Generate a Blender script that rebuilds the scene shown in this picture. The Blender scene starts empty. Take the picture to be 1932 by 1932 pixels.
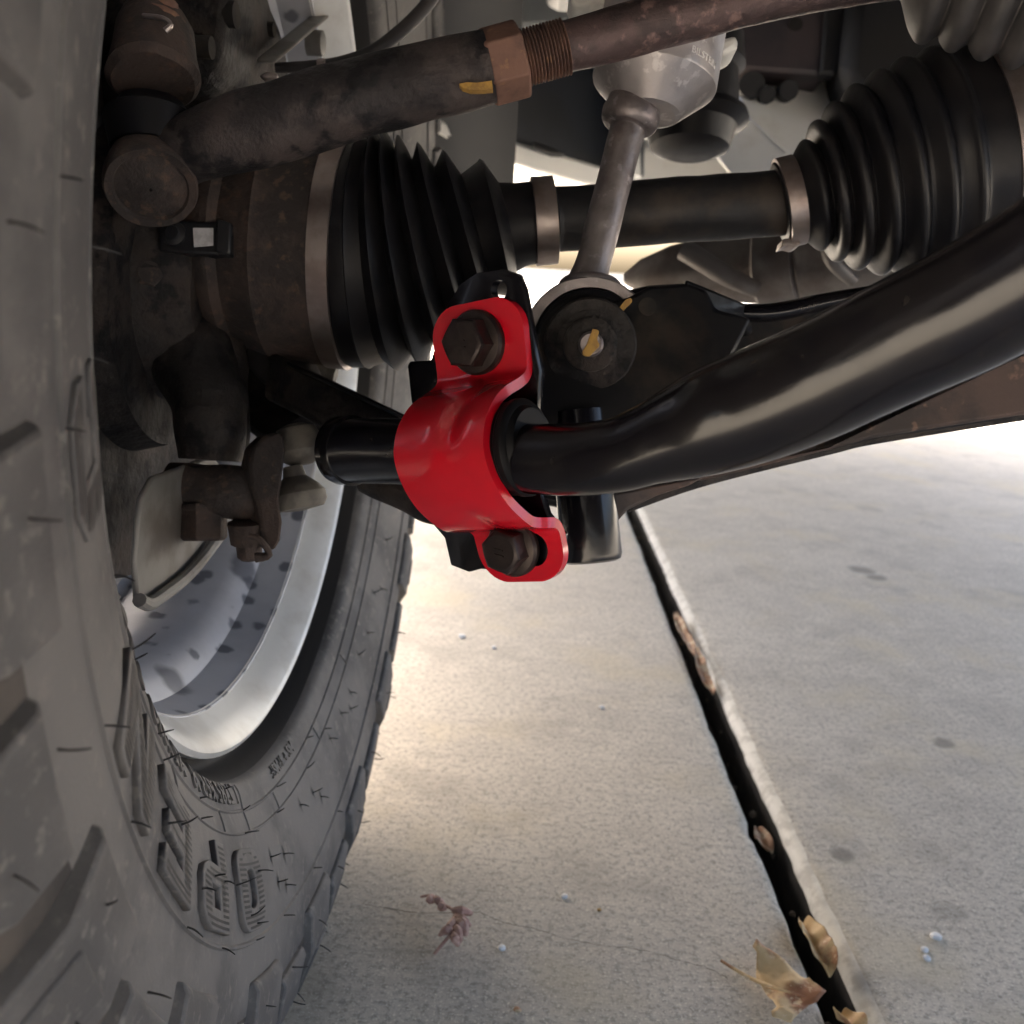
import bpy, bmesh, math, random
from mathutils import Vector, Matrix, noise
random.seed(7)
R_ = math.radians
scn = bpy.context.scene
COL = scn.collection

# ------------------------------------------------------------------ camera
F, PITCH, ROLL, H = 3878.1 / 2.12, 0.2475, 0.0627, 0.4341      # focal length in px of a 1932 px wide picture
CAM = Vector((0, 0, H))
_c, _s, _cp, _sp = math.cos(ROLL), math.sin(ROLL), math.cos(PITCH), math.sin(PITCH)
RT = Vector((_c, _s * _sp, _s * _cp))
UP = Vector((-_s, _c * _sp, _c * _cp))
FW = Vector((0, _cp, -_sp))
TC = -FW
cam = bpy.data.cameras.new('camera')
cam.sensor_width = 36
cam.lens = 36 * F / 1932
cam.clip_start, cam.clip_end = 0.01, 2000
cam.dof.use_dof = True
cam.dof.focus_distance = 0.40
cam.dof.aperture_fstop = 15
co = bpy.data.objects.new('camera', cam)
COL.objects.link(co)
co.matrix_world = Matrix.Translation(CAM) @ Matrix((RT, UP, TC)).transposed().to_4x4()
scn.camera = co

# ------------------------------------------------------------------ sky, sun, exposure
SUN_EL, SUN_AZ = R_(42), R_(-23)     # azimuth clockwise from +Y: from beyond the vehicle
w = bpy.data.worlds.new('World')
scn.world = w
w.use_nodes = True
nt = w.node_tree
sky = nt.nodes.new('ShaderNodeTexSky')
sky.sky_type = 'NISHITA'
sky.sun_disc = False
sky.sun_elevation = SUN_EL
sky.sun_rotation = SUN_AZ
sky.air_density, sky.dust_density, sky.ozone_density = 0.8, 7.0, 0.4
nt.links.new(sky.outputs[0], nt.nodes['Background'].inputs[0])
nt.nodes['Background'].inputs[1].default_value = 0.10
sl = bpy.data.lights.new('sun', 'SUN')
sl.energy = 3.5
sl.angle = R_(6)
sl.color = (1.0, 0.95, 0.88)
so = bpy.data.objects.new('sun', sl)
COL.objects.link(so)
_sd = Vector((math.sin(SUN_AZ) * math.cos(SUN_EL), math.cos(SUN_AZ) * math.cos(SUN_EL), math.sin(SUN_EL)))
so.rotation_euler = (-_sd).to_track_quat('-Z', 'Y').to_euler()
so.location = (0, 0, 6)
scn.view_settings.view_transform = 'Standard'
scn.view_settings.look = 'None'
scn.view_settings.exposure = 3.2
scn.view_settings.gamma = 1.0
scn.cycles.max_bounces = 8
scn.cycles.use_denoising = True

# ------------------------------------------------------------------ places in the scene
def ray(u, v):
    x, y = (u - 966) / F, -(v - 966) / F
    return RT * x + UP * y + FW
def at(u, v, d):
    return CAM + ray(u, v) * d
def on_plane(u, v, p0, n):
    D = ray(u, v)
    return CAM + D * ((p0 - CAM).dot(n) / D.dot(n))
def at_z(u, v, z=0.0):
    D = ray(u, v)
    return CAM + D * ((z - H) / D.z)
def px(n, d):
    return n * d / F

# ------------------------------------------------------------------ mesh helpers
BASE = {}
def tag(o, label, cat, group=None, kind=None):
    if label: o['label'] = label
    if cat: o['category'] = cat
    if group: o['group'] = group
    if kind: o['kind'] = kind
    return o
def empty(name, loc, label=None, cat=None, group=None, kind=None, mat=None):
    o = bpy.data.objects.new(name, None)
    o.empty_display_size = 0.02
    COL.objects.link(o)
    m = mat if mat is not None else Matrix.Translation(loc)
    o.matrix_world = m
    BASE[o] = m.inverted()
    return tag(o, label, cat, group, kind)
def mk(name, verts, faces, mat, parent=None, smooth=True, bevel=0, bseg=2, sub=0, local=False, mesh=None, angle=35, solid=0):
    if mesh is None:
        me = bpy.data.meshes.new(name)
        inv = None
        if parent is not None and not local: inv = BASE[parent]
        vs = [tuple(inv @ Vector(v)) for v in verts] if inv is not None else [tuple(v) for v in verts]
        me.from_pydata(vs, [], faces)
        bm = bmesh.new(); bm.from_mesh(me)
        bmesh.ops.remove_doubles(bm, verts=bm.verts, dist=1e-7)
        bmesh.ops.recalc_face_normals(bm, faces=bm.faces)
        bm.to_mesh(me); bm.free()
        if mat: me.materials.append(mat)
        if smooth:
            me.polygons.foreach_set('use_smooth', [True] * len(me.polygons))
            me.set_sharp_from_angle(angle=R_(angle))
    else:
        me = mesh
    o = bpy.data.objects.new(name, me)
    COL.objects.link(o)
    if parent is not None:
        o.parent = parent
        BASE[o] = BASE[parent]
    if solid:
        m = o.modifiers.new('s', 'SOLIDIFY'); m.thickness = solid; m.offset = 0
    if bevel:
        m = o.modifiers.new('b', 'BEVEL'); m.width = bevel; m.segments = bseg; m.limit_method = 'ANGLE'; m.angle_limit = R_(30)
        m.harden_normals = False
    if sub:
        m = o.modifiers.new('u', 'SUBSURF'); m.levels = m.render_levels = sub
    return o
def frame_of(axis, hint=None):
    a = Vector(axis).normalized()
    h = hint or (Vector((0, 0, 1)) if abs(a.z) < .9 else Vector((0, 1, 0)))
    x = (h - a * h.dot(a)).normalized()
    return a, x, a.cross(x)
def lathe_geo(p0, axis, prof, seg=48, hint=None, cap=True, wob=0):
    a, x, y = frame_of(axis, hint)
    V, Fc = [], []
    n = len(prof)
    for i in range(seg):
        t = 2 * math.pi * i / seg
        dr = x * math.cos(t) + y * math.sin(t)
        for (h, r) in prof:
            q = p0 + a * h + dr * r
            if wob: q += dr * (wob * noise.noise(q * 60))
            V.append(q)
    for i in range(seg):
        j = (i + 1) % seg
        for k in range(n - 1):
            Fc.append((i * n + k, j * n + k, j * n + k + 1, i * n + k + 1))
    if cap:
        if prof[0][1] > 1e-6: Fc.append([i * n for i in range(seg)])
        if prof[-1][1] > 1e-6: Fc.append([i * n + n - 1 for i in range(seg)][::-1])
    return V, Fc
def lathe(name, p0, axis, prof, mat, parent=None, seg=48, hint=None, cap=True, wob=0, **k):
    V, Fc = lathe_geo(p0, axis, prof, seg, hint, cap, wob)
    return mk(name, V, Fc, mat, parent, **k)
def crom(P, n):
    out = []
    for i in range(len(P) - 1):
        a, b, c, d = P[max(i - 1, 0)], P[i], P[i + 1], P[min(i + 2, len(P) - 1)]
        for k in range(n):
            t = k / n
            out.append(tuple(0.5 * ((2 * b[j]) + (c[j] - a[j]) * t + (2 * a[j] - 5 * b[j] + 4 * c[j] - d[j]) * t * t + (3 * b[j] - a[j] - 3 * c[j] + d[j]) * t ** 3) for j in range(len(b))))
    out.append(tuple(P[-1]))
    return out
def tube_geo(pts, seg=20, sub=8, rough=0, cap=True, sx=1.0, hint=None):
    # pts: (Vector, radius)
    P = [(p.x, p.y, p.z, r) for p, r in pts]
    if sub > 1: P = crom(P, sub)
    C = [Vector(q[:3]) for q in P]
    V, Fc = [], []
    x = None
    for i, c in enumerate(C):
        a = (C[min(i + 1, len(C) - 1)] - C[max(i - 1, 0)]).normalized()
        if x is None:
            h = hint or (Vector((0, 0, 1)) if abs(a.z) < .9 else Vector((0, 1, 0)))
            x = h
        x = (x - a * x.dot(a)).normalized()
        y = a.cross(x)
        for k in range(seg):
            t = 2 * math.pi * k / seg
            d = x * math.cos(t) + y * math.sin(t) * sx
            q = c + d * P[i][3]
            if rough: q += d.normalized() * (rough * noise.noise(q * 55))
            V.append(q)
    for i in range(len(C) - 1):
        for k in range(seg):
            j = (k + 1) % seg
            Fc.append((i * seg + k, i * seg + j, (i + 1) * seg + j, (i + 1) * seg + k))
    if cap:
        Fc.append(list(range(seg))[::-1]); Fc.append([(len(C) - 1) * seg + k for k in range(seg)])
    return V, Fc
def tube(name, pts, mat, parent=None, seg=20, sub=8, rough=0, cap=True, sx=1.0, hint=None, **k):
    V, Fc = tube_geo(pts, seg, sub, rough, cap, sx, hint)
    return mk(name, V, Fc, mat, parent, **k)
def bent(name, c0, t0, c1, t1, prof, mat, parent=None, seg=96, cap=True, **k):
    # rings whose centres follow a curve that leaves c0 along t0 and reaches c1 along t1; prof: (fraction, radius)
    L = (c1 - c0).length * .42
    a, b, c, d = c0, c0 + t0.normalized() * L, c1 - t1.normalized() * L, c1
    V, Fc = [], []
    n = len(prof)
    for f, r in prof:
        q = 1 - f
        p = a * q ** 3 + b * 3 * q * q * f + c * 3 * q * f * f + d * f ** 3
        t = ((b - a) * q * q + (c - b) * 2 * q * f + (d - c) * f * f).normalized()
        x = (Vector((0, 0, 1)) - t * t.z).normalized(); y = t.cross(x)
        for i in range(seg):
            w_ = 2 * math.pi * i / seg
            V.append(p + (x * math.cos(w_) + y * math.sin(w_)) * r)
    for i in range(n - 1):
        for j in range(seg):
            jj = (j + 1) % seg
            Fc.append((i * seg + j, i * seg + jj, (i + 1) * seg + jj, (i + 1) * seg + j))
    if cap: Fc += [list(range(seg)), [(n - 1) * seg + j for j in range(seg)]]
    return mk(name, V, Fc, mat, parent, **k)
def slab(name, pts, ext, mat, parent=None, **k):
    n = len(pts)
    V = [Vector(p) for p in pts] + [Vector(p) + Vector(ext) for p in pts]
    Fc = [list(range(n)), list(range(n, 2 * n))[::-1]] + [(i, (i + 1) % n, n + (i + 1) % n, n + i) for i in range(n)]
    k.setdefault('angle', 30)
    return mk(name, V, Fc, mat, parent, **k)
def box(name, p0, p1, mat, parent=None, **k):
    x0, y0, z0 = p0; x1, y1, z1 = p1
    return slab(name, [(x0, y0, z0), (x1, y0, z0), (x1, y1, z0), (x0, y1, z0)], (0, 0, z1 - z0), mat, parent, **k)
def beam(name, p0, p1, wvec, hvec, mat, parent=None, taper=1.0, **k):
    q = [p0 - wvec / 2 - hvec / 2, p0 + wvec / 2 - hvec / 2, p0 + wvec / 2 + hvec / 2, p0 - wvec / 2 + hvec / 2]
    r = [p1 + (a - p0) * taper for a in q]
    Fc = [(0, 1, 2, 3), (7, 6, 5, 4)] + [(i, (i + 1) % 4, 4 + (i + 1) % 4, 4 + i) for i in range(4)]
    return mk(name, q + r, Fc, mat, parent, **k)
def bolt(name, p, axis, af, hh, fr, fh, mat, parent, hint=None, mark=False, spin=0.0):
    # hexagon head with a washer flange and chamfered crown
    a, x, y = frame_of(axis, hint)
    V, Fc = lathe_geo(p, a, [(0, fr), (fh * .6, fr), (fh, fr * .93), (fh * 1.25, af * .53)], 40, hint)
    n0 = len(V)
    rc = af / math.sqrt(3)
    rings = []
    for h, sc, rnd in ((fh * .8, 1, 0), (hh - .0016, 1, 0), (hh - .0006, .95, .35), (hh, .84, 1)):
        ring = []
        for k in range(36):
            t = 2 * math.pi * k / 36 + spin
            tt = (t - spin) % (math.pi / 3) - math.pi / 6
            rh = (af / 2) / math.cos(tt)
            r = (rh * (1 - rnd) + af / 2 * 1.02 * rnd) * sc
            ring.append(len(V)); V.append(p + a * h + (x * math.cos(t) + y * math.sin(t)) * r)
        rings.append(ring)
    c = len(V); V.append(p + a * (hh + .0001))
    for A, B in zip(rings, rings[1:]):
        for k in range(36): Fc.append((A[k], A[(k + 1) % 36], B[(k + 1) % 36], B[k]))
    for k in range(36): Fc.append((rings[-1][k], rings[-1][(k + 1) % 36], c))
    o = mk(name, V, Fc, mat, parent, angle=22)
    if mark:
        for sx in (-.14, .14):
            m0 = p + a * (hh + .0002) + x * (sx - .06) * af * .5 - y * af * .12
            m1 = p + a * (hh + .0002) + x * (sx + .06) * af * .5 + y * af * .12
            beam('head_mark', m0, m1, x * .0006, a * .0007, mat, o)
    return o

# ------------------------------------------------------------------ materials
def mat(name, base, rough=.6, metal=0.0, c2=None, s2=18, lo=.42, hi=.62, c3=None, s3=90, lo3=.58, hi3=.66, bump=.0, bs=160, coat=0, rough2=None, spec=.5, stretch=None, sheen=0, dist=.0008, detail=6):
    m = bpy.data.materials.new(name); m.use_nodes = True
    n, l = m.node_tree.nodes, m.node_tree.links
    b = n['Principled BSDF']
    tc = n.new('ShaderNodeTexCoord')
    vec = tc.outputs['Object']
    if stretch:
        mp = n.new('ShaderNodeMapping'); mp.inputs['Scale'].default_value = stretch
        l.new(vec, mp.inputs[0]); vec = mp.outputs[0]
    def nz(scale, det=detail, rg=.6):
        t = n.new('ShaderNodeTexNoise'); t.inputs['Scale'].default_value = scale; t.inputs['Detail'].default_value = det
        t.inputs['Roughness'].default_value = rg
        l.new(vec, t.inputs['Vector']); return t.outputs['Fac']
    def rng(v, a, c, x=0, y=1):
        t = n.new('ShaderNodeMapRange'); t.interpolation_type = 'SMOOTHSTEP'
        for k, q in zip((1, 2, 3, 4), (a, c, x, y)): t.inputs[k].default_value = q
        l.new(v, t.inputs[0]); return t.outputs[0]
    def mix(f, A, B):
        t = n.new('ShaderNodeMix'); t.data_type = 'RGBA'
        l.new(f, t.inputs[0])
        for k, q in ((6, A), (7, B)):
            if isinstance(q, tuple): t.inputs[k].default_value = (*q, 1)
            else: l.new(q, t.inputs[k])
        return t.outputs[2]
    col = base
    f2 = None
    if c2:
        f2 = rng(nz(s2), lo, hi); col = mix(f2, col, c2)
    if c3:
        col = mix(rng(nz(s3, 4), lo3, hi3), col, c3)
    if isinstance(col, tuple): b.inputs['Base Color'].default_value = (*col, 1)
    else: l.new(col, b.inputs['Base Color'])
    b.inputs['Metallic'].default_value = metal
    b.inputs['Specular IOR Level'].default_value = spec
    if rough2 is not None:
        l.new(rng(nz(s2 * 2.3), .35, .7, rough, rough2), b.inputs['Roughness'])
    else: b.inputs['Roughness'].default_value = rough
    if coat:
        b.inputs['Coat Weight'].default_value = coat; b.inputs['Coat Roughness'].default_value = .08
    if sheen: b.inputs['Sheen Weight'].default_value = sheen
    if bump:
        bp = n.new('ShaderNodeBump'); bp.inputs['Strength'].default_value = bump; bp.inputs['Distance'].default_value = dist
        l.new(nz(bs, 5, .65), bp.inputs['Height']); l.new(bp.outputs[0], b.inputs['Normal'])
    m['h'] = 1
    return m
M = {}
M['rubber'] = mat('tyre_rubber', (.150, .141, .133), .66, c2=(.080, .076, .075), s2=13, lo=.42, hi=.62, c3=(.175, .162, .148), s3=150, lo3=.54, hi3=.70, bump=.5, bs=700, dist=.0005)
M['dark_rubber_and_shade'] = mat('tyre_rubber_dark', (.03, .028, .028), .6, bump=.1, bs=300)
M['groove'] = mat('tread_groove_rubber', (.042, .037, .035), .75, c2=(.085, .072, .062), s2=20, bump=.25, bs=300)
M['cast'] = mat('cast_iron_dark', (.024, .021, .020), .62, .3, c2=(.045, .034, .029), s2=22, c3=(.008, .007, .008), s3=60, lo3=.5, hi3=.62, bump=1.0, dist=.0016, bs=190, rough2=.8)
M['cast_rusty'] = mat('cast_iron_rusty', (.070, .050, .043), .75, .2, c2=(.038, .031, .029), s2=26, lo=.44, hi=.58, c3=(.10, .064, .048), s3=170, lo3=.54, hi3=.70, bump=1.0, dist=.0014, bs=210)
M['tie'] = mat('tie_rod_steel', (.034, .029, .030), .55, .4, c2=(.075, .060, .057), s2=26, lo=.46, hi=.58, c3=(.013, .012, .014), s3=46, lo3=.52, hi3=.62, bump=.9, dist=.0012, bs=200, rough2=.75)
M['rust'] = mat('rusty_steel', (.21, .115, .085), .7, .35, c2=(.12, .07, .058), s2=40, c3=(.27, .15, .09), s3=130, bump=.5, bs=320)
M['rod'] = mat('rusted_rod', (.115, .078, .076), .55, .5, c2=(.062, .045, .045), s2=32, c3=(.24, .155, .14), s3=120, lo3=.52, hi3=.68, bump=.9, dist=.001, bs=260, rough2=.45)
M['boot'] = mat('boot_rubber', (.006, .006, .008), .38, 0, c2=(.011, .010, .011), s2=25, rough2=.5, bump=.08, bs=200, spec=.3)
M['boot2'] = mat('boot_rubber_dusty', (.055, .05, .05), .6, 0, c2=(.03, .028, .028), s2=20, bump=.15, bs=200)
M['black'] = mat('black_paint', (.0045, .0040, .0062), .16, 0, c2=(.008, .007, .008), s2=30, rough2=.26, bump=.10, bs=260, coat=.1, spec=.34, c3=(.02, .017, .015), s3=70, lo3=.60, hi3=.72, dist=.0005)
M['blackarm'] = mat('black_arm_paint', (.003, .003, .0042), .4, 0, spec=.25, c2=(.022, .016, .012), s2=24, lo=.50, hi=.66, rough2=.6, bump=.3, bs=200, coat=.1)
M['bush'] = mat('bushing_polyurethane', (.003, .003, .004), .5, spec=.2, bump=.1, bs=120)
M['red'] = mat('red_powder_coat', (.56, .004, .016), .22, 0, c2=(.535, .0045, .016), s2=30, c3=(.50, .03, .035), s3=520, lo3=.70, hi3=.78, rough2=.27, bump=.06, bs=160, coat=.6, dist=.0003)
M['boltm'] = mat('bronze_black_bolt', (.036, .028, .027), .36, .7, c2=(.055, .042, .038), s2=90, rough2=.5, bump=.12, bs=500)
M['alu'] = mat('weathered_aluminium', (.46, .43, .43), .38, .85, c2=(.28, .25, .25), s2=35, lo=.45, hi=.7, c3=(.6, .57, .56), s3=120, rough2=.55, bump=.3, bs=240)
M['stalk'] = mat('corroded_zinc_steel', (.27, .245, .245), .38, .85, c2=(.17, .145, .145), s2=45, lo=.42, hi=.66, c3=(.36, .33, .33), s3=140, rough2=.6, bump=.4, bs=300)
M['shaftm'] = mat('dark_shaft_paint', (.010, .010, .012), .5, .2, c2=(.034, .026, .021), s2=20, lo=.52, hi=.66, bump=.3, bs=180, rough2=.65)
M['band'] = mat('steel_clamp_band', (.36, .31, .29), .36, .9, c2=(.25, .20, .185), s2=30, rough2=.5, bump=.1, bs=200)
def rim_mat():
    m = mat('painted_alloy_rim', (.55, .56, .60), .34, .25, c2=(.42, .43, .47), s2=10, lo=.40, hi=.68, bump=.06, bs=90, rough2=.5)
    n, l = m.node_tree.nodes, m.node_tree.links
    b = n['Principled BSDF']; old = b.inputs['Base Color'].links[0].from_socket
    tc = n.new('ShaderNodeTexCoord')
    for sc, th, pick in ((26, .38, .50), (60, .40, .45)):
        vo = n.new('ShaderNodeTexVoronoi'); vo.inputs['Scale'].default_value = sc
        no = n.new('ShaderNodeTexNoise'); no.inputs['Scale'].default_value = sc * 2.2
        ad = n.new('ShaderNodeVectorMath'); ad.operation = 'MULTIPLY_ADD'
        l.new(tc.outputs['Object'], no.inputs['Vector']); l.new(no.outputs['Color'], ad.inputs[0]); ad.inputs[1].default_value = (.35 / sc,) * 3; l.new(tc.outputs['Object'], ad.inputs[2])
        l.new(ad.outputs[0], vo.inputs['Vector'])
        r1 = n.new('ShaderNodeMapRange'); r1.interpolation_type = 'SMOOTHSTEP'
        for k, q in zip((1, 2, 3, 4), (th * .55, th, .8, 0)): r1.inputs[k].default_value = q
        l.new(vo.outputs['Distance'], r1.inputs[0])
        sep = n.new('ShaderNodeSeparateColor'); l.new(vo.outputs['Color'], sep.inputs[0])
        gt = n.new('ShaderNodeMath'); gt.operation = 'GREATER_THAN'; gt.inputs[1].default_value = pick; l.new(sep.outputs[0], gt.inputs[0])
        mu = n.new('ShaderNodeMath'); mu.operation = 'MULTIPLY'; l.new(r1.outputs[0], mu.inputs[0]); l.new(gt.outputs[0], mu.inputs[1])
        mx = n.new('ShaderNodeMix'); mx.data_type = 'RGBA'
        l.new(mu.outputs[0], mx.inputs[0]); l.new(old, mx.inputs[6]); mx.inputs[7].default_value = (.085, .09, .115, 1)
        old = mx.outputs[2]
    l.new(old, b.inputs['Base Color'])
    return m
M['rim'] = rim_mat()
M['riml'] = mat('machined_rim_lip', (.74, .74, .72), .35, .25, c2=(.62, .61, .58), s2=22, bump=.05, bs=120)
M['shield'] = mat('galvanised_shield', (.21, .205, .195), .55, .3, c2=(.13, .115, .10), s2=18, lo=.45, hi=.65, bump=.15, bs=140)
M['rubcream'] = mat('perished_ball_joint_rubber', (.16, .145, .12), .6, 0, c2=(.07, .062, .055), s2=40, lo=.4, hi=.6, bump=.3, bs=200)
M['plastic'] = mat('black_plastic', (.016, .016, .018), .45, bump=.1)
M['white'] = mat('white_label', (.62, .61, .62), .6, c2=(.5, .49, .5), s2=300)
M['yellow'] = mat('yellow_paint_mark', (.46, .27, .06), .6, c2=(.30, .17, .05), s2=200, bump=.3, bs=300)
M['under'] = mat('underbody_paint', (.022, .026, .034), .5, 0, c2=(.016, .018, .022), s2=8, bump=.1)
M['pale'] = mat('pale_grey_primer', (.16, .175, .19), .5, 0, c2=(.12, .13, .14), s2=6, bump=.1)
M['frame'] = mat('frame_paint', (.006, .006, .008), .6, 0, c2=(.010, .009, .009), s2=12, bump=.2)
M['pale_lit_metal'] = mat('pale_lit_sheet_metal', (.76, .75, .71), .5, .1, c2=(.6, .56, .49), s2=9, lo=.55, hi=.75, bump=.1, bs=60)  # pale metal; light bounced up from the concrete is put into the colour
M['diff'] = mat('cast_aluminium_housing', (.20, .185, .175), .55, .4, c2=(.11, .09, .08), s2=12, bump=.3, bs=90)
M['leaf'] = mat('dry_leaf', (.62, .42, .20), .6, 0, c2=(.34, .14, .06), s2=30, lo=.48, hi=.60, c3=(.70, .52, .30), s3=120, bump=.4, bs=180)
M['leafb'] = mat('dry_leaf_brown', (.36, .19, .10), .65, 0, c2=(.50, .38, .24), s2=70, lo=.5, hi=.58, bump=.4, bs=240)
M['sprig'] = mat('dry_conifer_sprig', (.34, .19, .15), .7, c2=(.46, .30, .24), s2=150)
M['lip'] = mat('worn_lit_concrete_edge', (.74, .71, .64), .85, c2=(.55, .52, .46), s2=60, bump=.4, bs=300)
M['crumb'] = mat('grey_brown_crumb', (.09, .07, .05), .9)
M['chip'] = mat('pale_stone_chip', (.72, .72, .72), .6)
M['soil_and_shade'] = mat('dark_soil_and_shade', (.012, .010, .009), .95, c2=(.025, .02, .015), s2=60, bump=.6, bs=90)
for k in ('rim', 'riml'): M[k]['x'] = 1

def concrete(name, base, dark, stains):
    m = bpy.data.materials.new(name); m.use_nodes = True
    n, l = m.node_tree.nodes, m.node_tree.links
    b = n['Principled BSDF']; b.inputs['Roughness'].default_value = .85
    g = n.new('ShaderNodeNewGeometry'); pos = g.outputs['Position']
    def nz(s, d=6, r=.6):
        t = n.new('ShaderNodeTexNoise'); t.inputs['Scale'].default_value = s; t.inputs['Detail'].default_value = d; t.inputs['Roughness'].default_value = r
        l.new(pos, t.inputs['Vector']); return t
    def rng(v, a, c, x=0, y=1):
        t = n.new('ShaderNodeMapRange'); t.interpolation_type = 'SMOOTHSTEP'
        for k, q in zip((1, 2, 3, 4), (a, c, x, y)): t.inputs[k].default_value = q
        l.new(v, t.inputs[0]); return t.outputs[0]
    def mix(f, A, B, mode='MIX'):
        t = n.new('ShaderNodeMix'); t.data_type = 'RGBA'; t.blend_type = mode
        l.new(f, t.inputs[0])
        for k, q in ((6, A), (7, B)):
            if isinstance(q, tuple): t.inputs[k].default_value = (*q, 1)
            else: l.new(q, t.inputs[k])
        return t.outputs[2]
    big = nz(3.2, 5, .62); mid = nz(24, 6, .7); fine = nz(190, 4, .75); grit = nz(520, 2, .6)
    col = mix(rng(big.outputs['Fac'], .36, .66), base, dark)
    col = mix(rng(mid.outputs['Fac'], .38, .68, 0, .6), col, tuple(q * 1.18 for q in base))
    col = mix(rng(fine.outputs['Fac'], .47, .62, 0, .8), col, tuple(q * .62 for q in dark))
    col = mix(rng(grit.outputs['Fac'], .56, .68, 0, .95), col, tuple(min(q * 1.45, .8) for q in base))
    pore = n.new('ShaderNodeTexVoronoi'); pore.inputs['Scale'].default_value = 75; l.new(pos, pore.inputs['Vector'])
    pm_ = n.new('ShaderNodeMath'); pm_.operation = 'MULTIPLY'
    l.new(rng(pore.outputs['Distance'], .05, .16, 1, 0), pm_.inputs[0]); l.new(rng(nz(9, 3).outputs['Fac'], .50, .62), pm_.inputs[1])
    col = mix(pm_.outputs[0], col, tuple(q * .45 for q in dark))
    blot = nz(9, 7, .7)
    col = mix(rng(blot.outputs['Fac'], .52, .64, 0, .45), col, tuple(q * .72 for q in dark))
    mp_ = n.new('ShaderNodeMapping'); mp_.inputs['Scale'].default_value = (6, 140, 20); l.new(pos, mp_.inputs[0])
    br = nz(1, 4, .6); l.new(mp_.outputs[0], br.inputs['Vector'])
    col = mix(rng(br.outputs['Fac'], .50, .72, 0, .35), col, tuple(q * .8 for q in dark))
    warm = nz(5.5, 4, .6)
    col = mix(rng(warm.outputs['Fac'], .50, .70, 0, .55), col, (base[0] * 1.02, base[1] * .97, base[2] * .80))
    for (p, r, k) in stains:
        d = n.new('ShaderNodeVectorMath'); d.operation = 'DISTANCE'
        ad = n.new('ShaderNodeVectorMath'); ad.operation = 'MULTIPLY_ADD'
        l.new(nz(40, 3).outputs['Color'], ad.inputs[0]); ad.inputs[1].default_value = (r * .9,) * 3; l.new(pos, ad.inputs[2])
        l.new(ad.outputs[0], d.inputs[0]); d.inputs[1].default_value = Vector(p) + Vector((r * .45,) * 3)
        col = mix(rng(d.outputs['Value'], r * .55, r * 1.15, k, 0), col, tuple(q * .35 for q in dark))
    l.new(col, b.inputs['Base Color'])
    bp = n.new('ShaderNodeBump'); bp.inputs['Strength'].default_value = .5; bp.inputs['Distance'].default_value = .0012
    ad = n.new('ShaderNodeMath'); ad.operation = 'ADD'
    l.new(fine.outputs['Fac'], ad.inputs[0]); l.new(mid.outputs['Fac'], ad.inputs[1])
    l.new(ad.outputs[0], bp.inputs['Height']); l.new(bp.outputs[0], b.inputs['Normal'])
    return m

# ------------------------------------------------------------------ the ground
g = 600
mk('ground', [(-g, -g, -.06), (g, -g, -.06), (g, g, -.06), (-g, g, -.06)], [(0, 1, 2, 3)], M['soil_and_shade'], smooth=False)['kind'] = 'structure'
A0, A1 = at_z(1568, 1932), at_z(1205, 1020)
jd = (A1 - A0).normalized(); jn = Vector((jd.y, -jd.x, 0))          # along the joint / to the right of it
gapw = 0.025
conL = concrete('concrete_left', (.57, .51, .42), (.48, .43, .355), [(at_z(520, 1880), .05, .35)])
conR = concrete('concrete_right', (.57, .52, .44), (.475, .435, .37),
    [(at_z(1780, 1402), .013, .65), (at_z(1590, 1612), .012, .65), (at_z(1625, 1075), .025, .7), (at_z(1655, 1090), .018, .7), (at_z(1790, 1720), .014, .35), (at_z(1640, 960), .03, .3)])
drive = empty('driveway', (0, 0, 0), kind='structure')
drive['label'] = 'pale concrete driveway with an open joint'
def slab_strip(name, side, m):
    # cross-section swept along the joint, its worn edge chipped a little
    st = [-9, -3, -1] + [-.2 + i * .012 for i in range(170)] + [2.0 + i * .15 for i in range(16)] + [6, 9, 14, 40]
    prof = [(45, 0), (3, 0), (.4, 0), (.05, 0), (.012, -.0003), (.006, -.0012), (.0025, -.0035), (.0004, -.008), (0, -.02), (0, -.055)]
    if side > 0: prof = [(45, 0), (3, 0), (.4, 0), (.05, 0), (.016, -.0003), (.010, -.0012), (.0055, -.0032), (.002, -.0062), (0, -.011), (0, -.055)]
    off = 0 if side < 0 else gapw
    V, Fc = [], []
    for s in st:
        j = .0016 * noise.noise(Vector((s * 45, side * 7, 0))) + .0022 * noise.noise(Vector((s * 11, side * 3, 4)))
        ch = max(0, noise.noise(Vector((s * 26, side * 9, 8))) - .32) * .012
        for (a, z) in prof:
            k = 1 if a < .02 else 0
            V.append(A0 + jd * (s) + jn * (side * (a + k * (j + ch)) + off) + Vector((0, 0, z - k * ch * .3)))
    n = len(prof)
    for i in range(len(st) - 1):
        for k in range(n - 1):
            Fc.append((i * n + k, i * n + k + 1, (i + 1) * n + k + 1, (i + 1) * n + k))
    o = mk(name, V, Fc, m, drive, angle=60)
    o.data.materials.append(M['soil_and_shade']); o.data.materials.append(M['lip'])
    for p in o.data.polygons:
        if all(o.data.vertices[q].co.z < -.0105 for q in p.vertices): p.material_index = 1  # lower joint walls: dark earth, with the gap's shade painted in
        elif side > 0 and all(o.data.vertices[q].co.z < -.0009 for q in p.vertices): p.material_index = 2  # right lip paler: worn edge, with the light on it painted in
    return o
slab_strip('concrete_slab', -1, conL)
slab_strip('concrete_slab', 1, conR)
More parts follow.
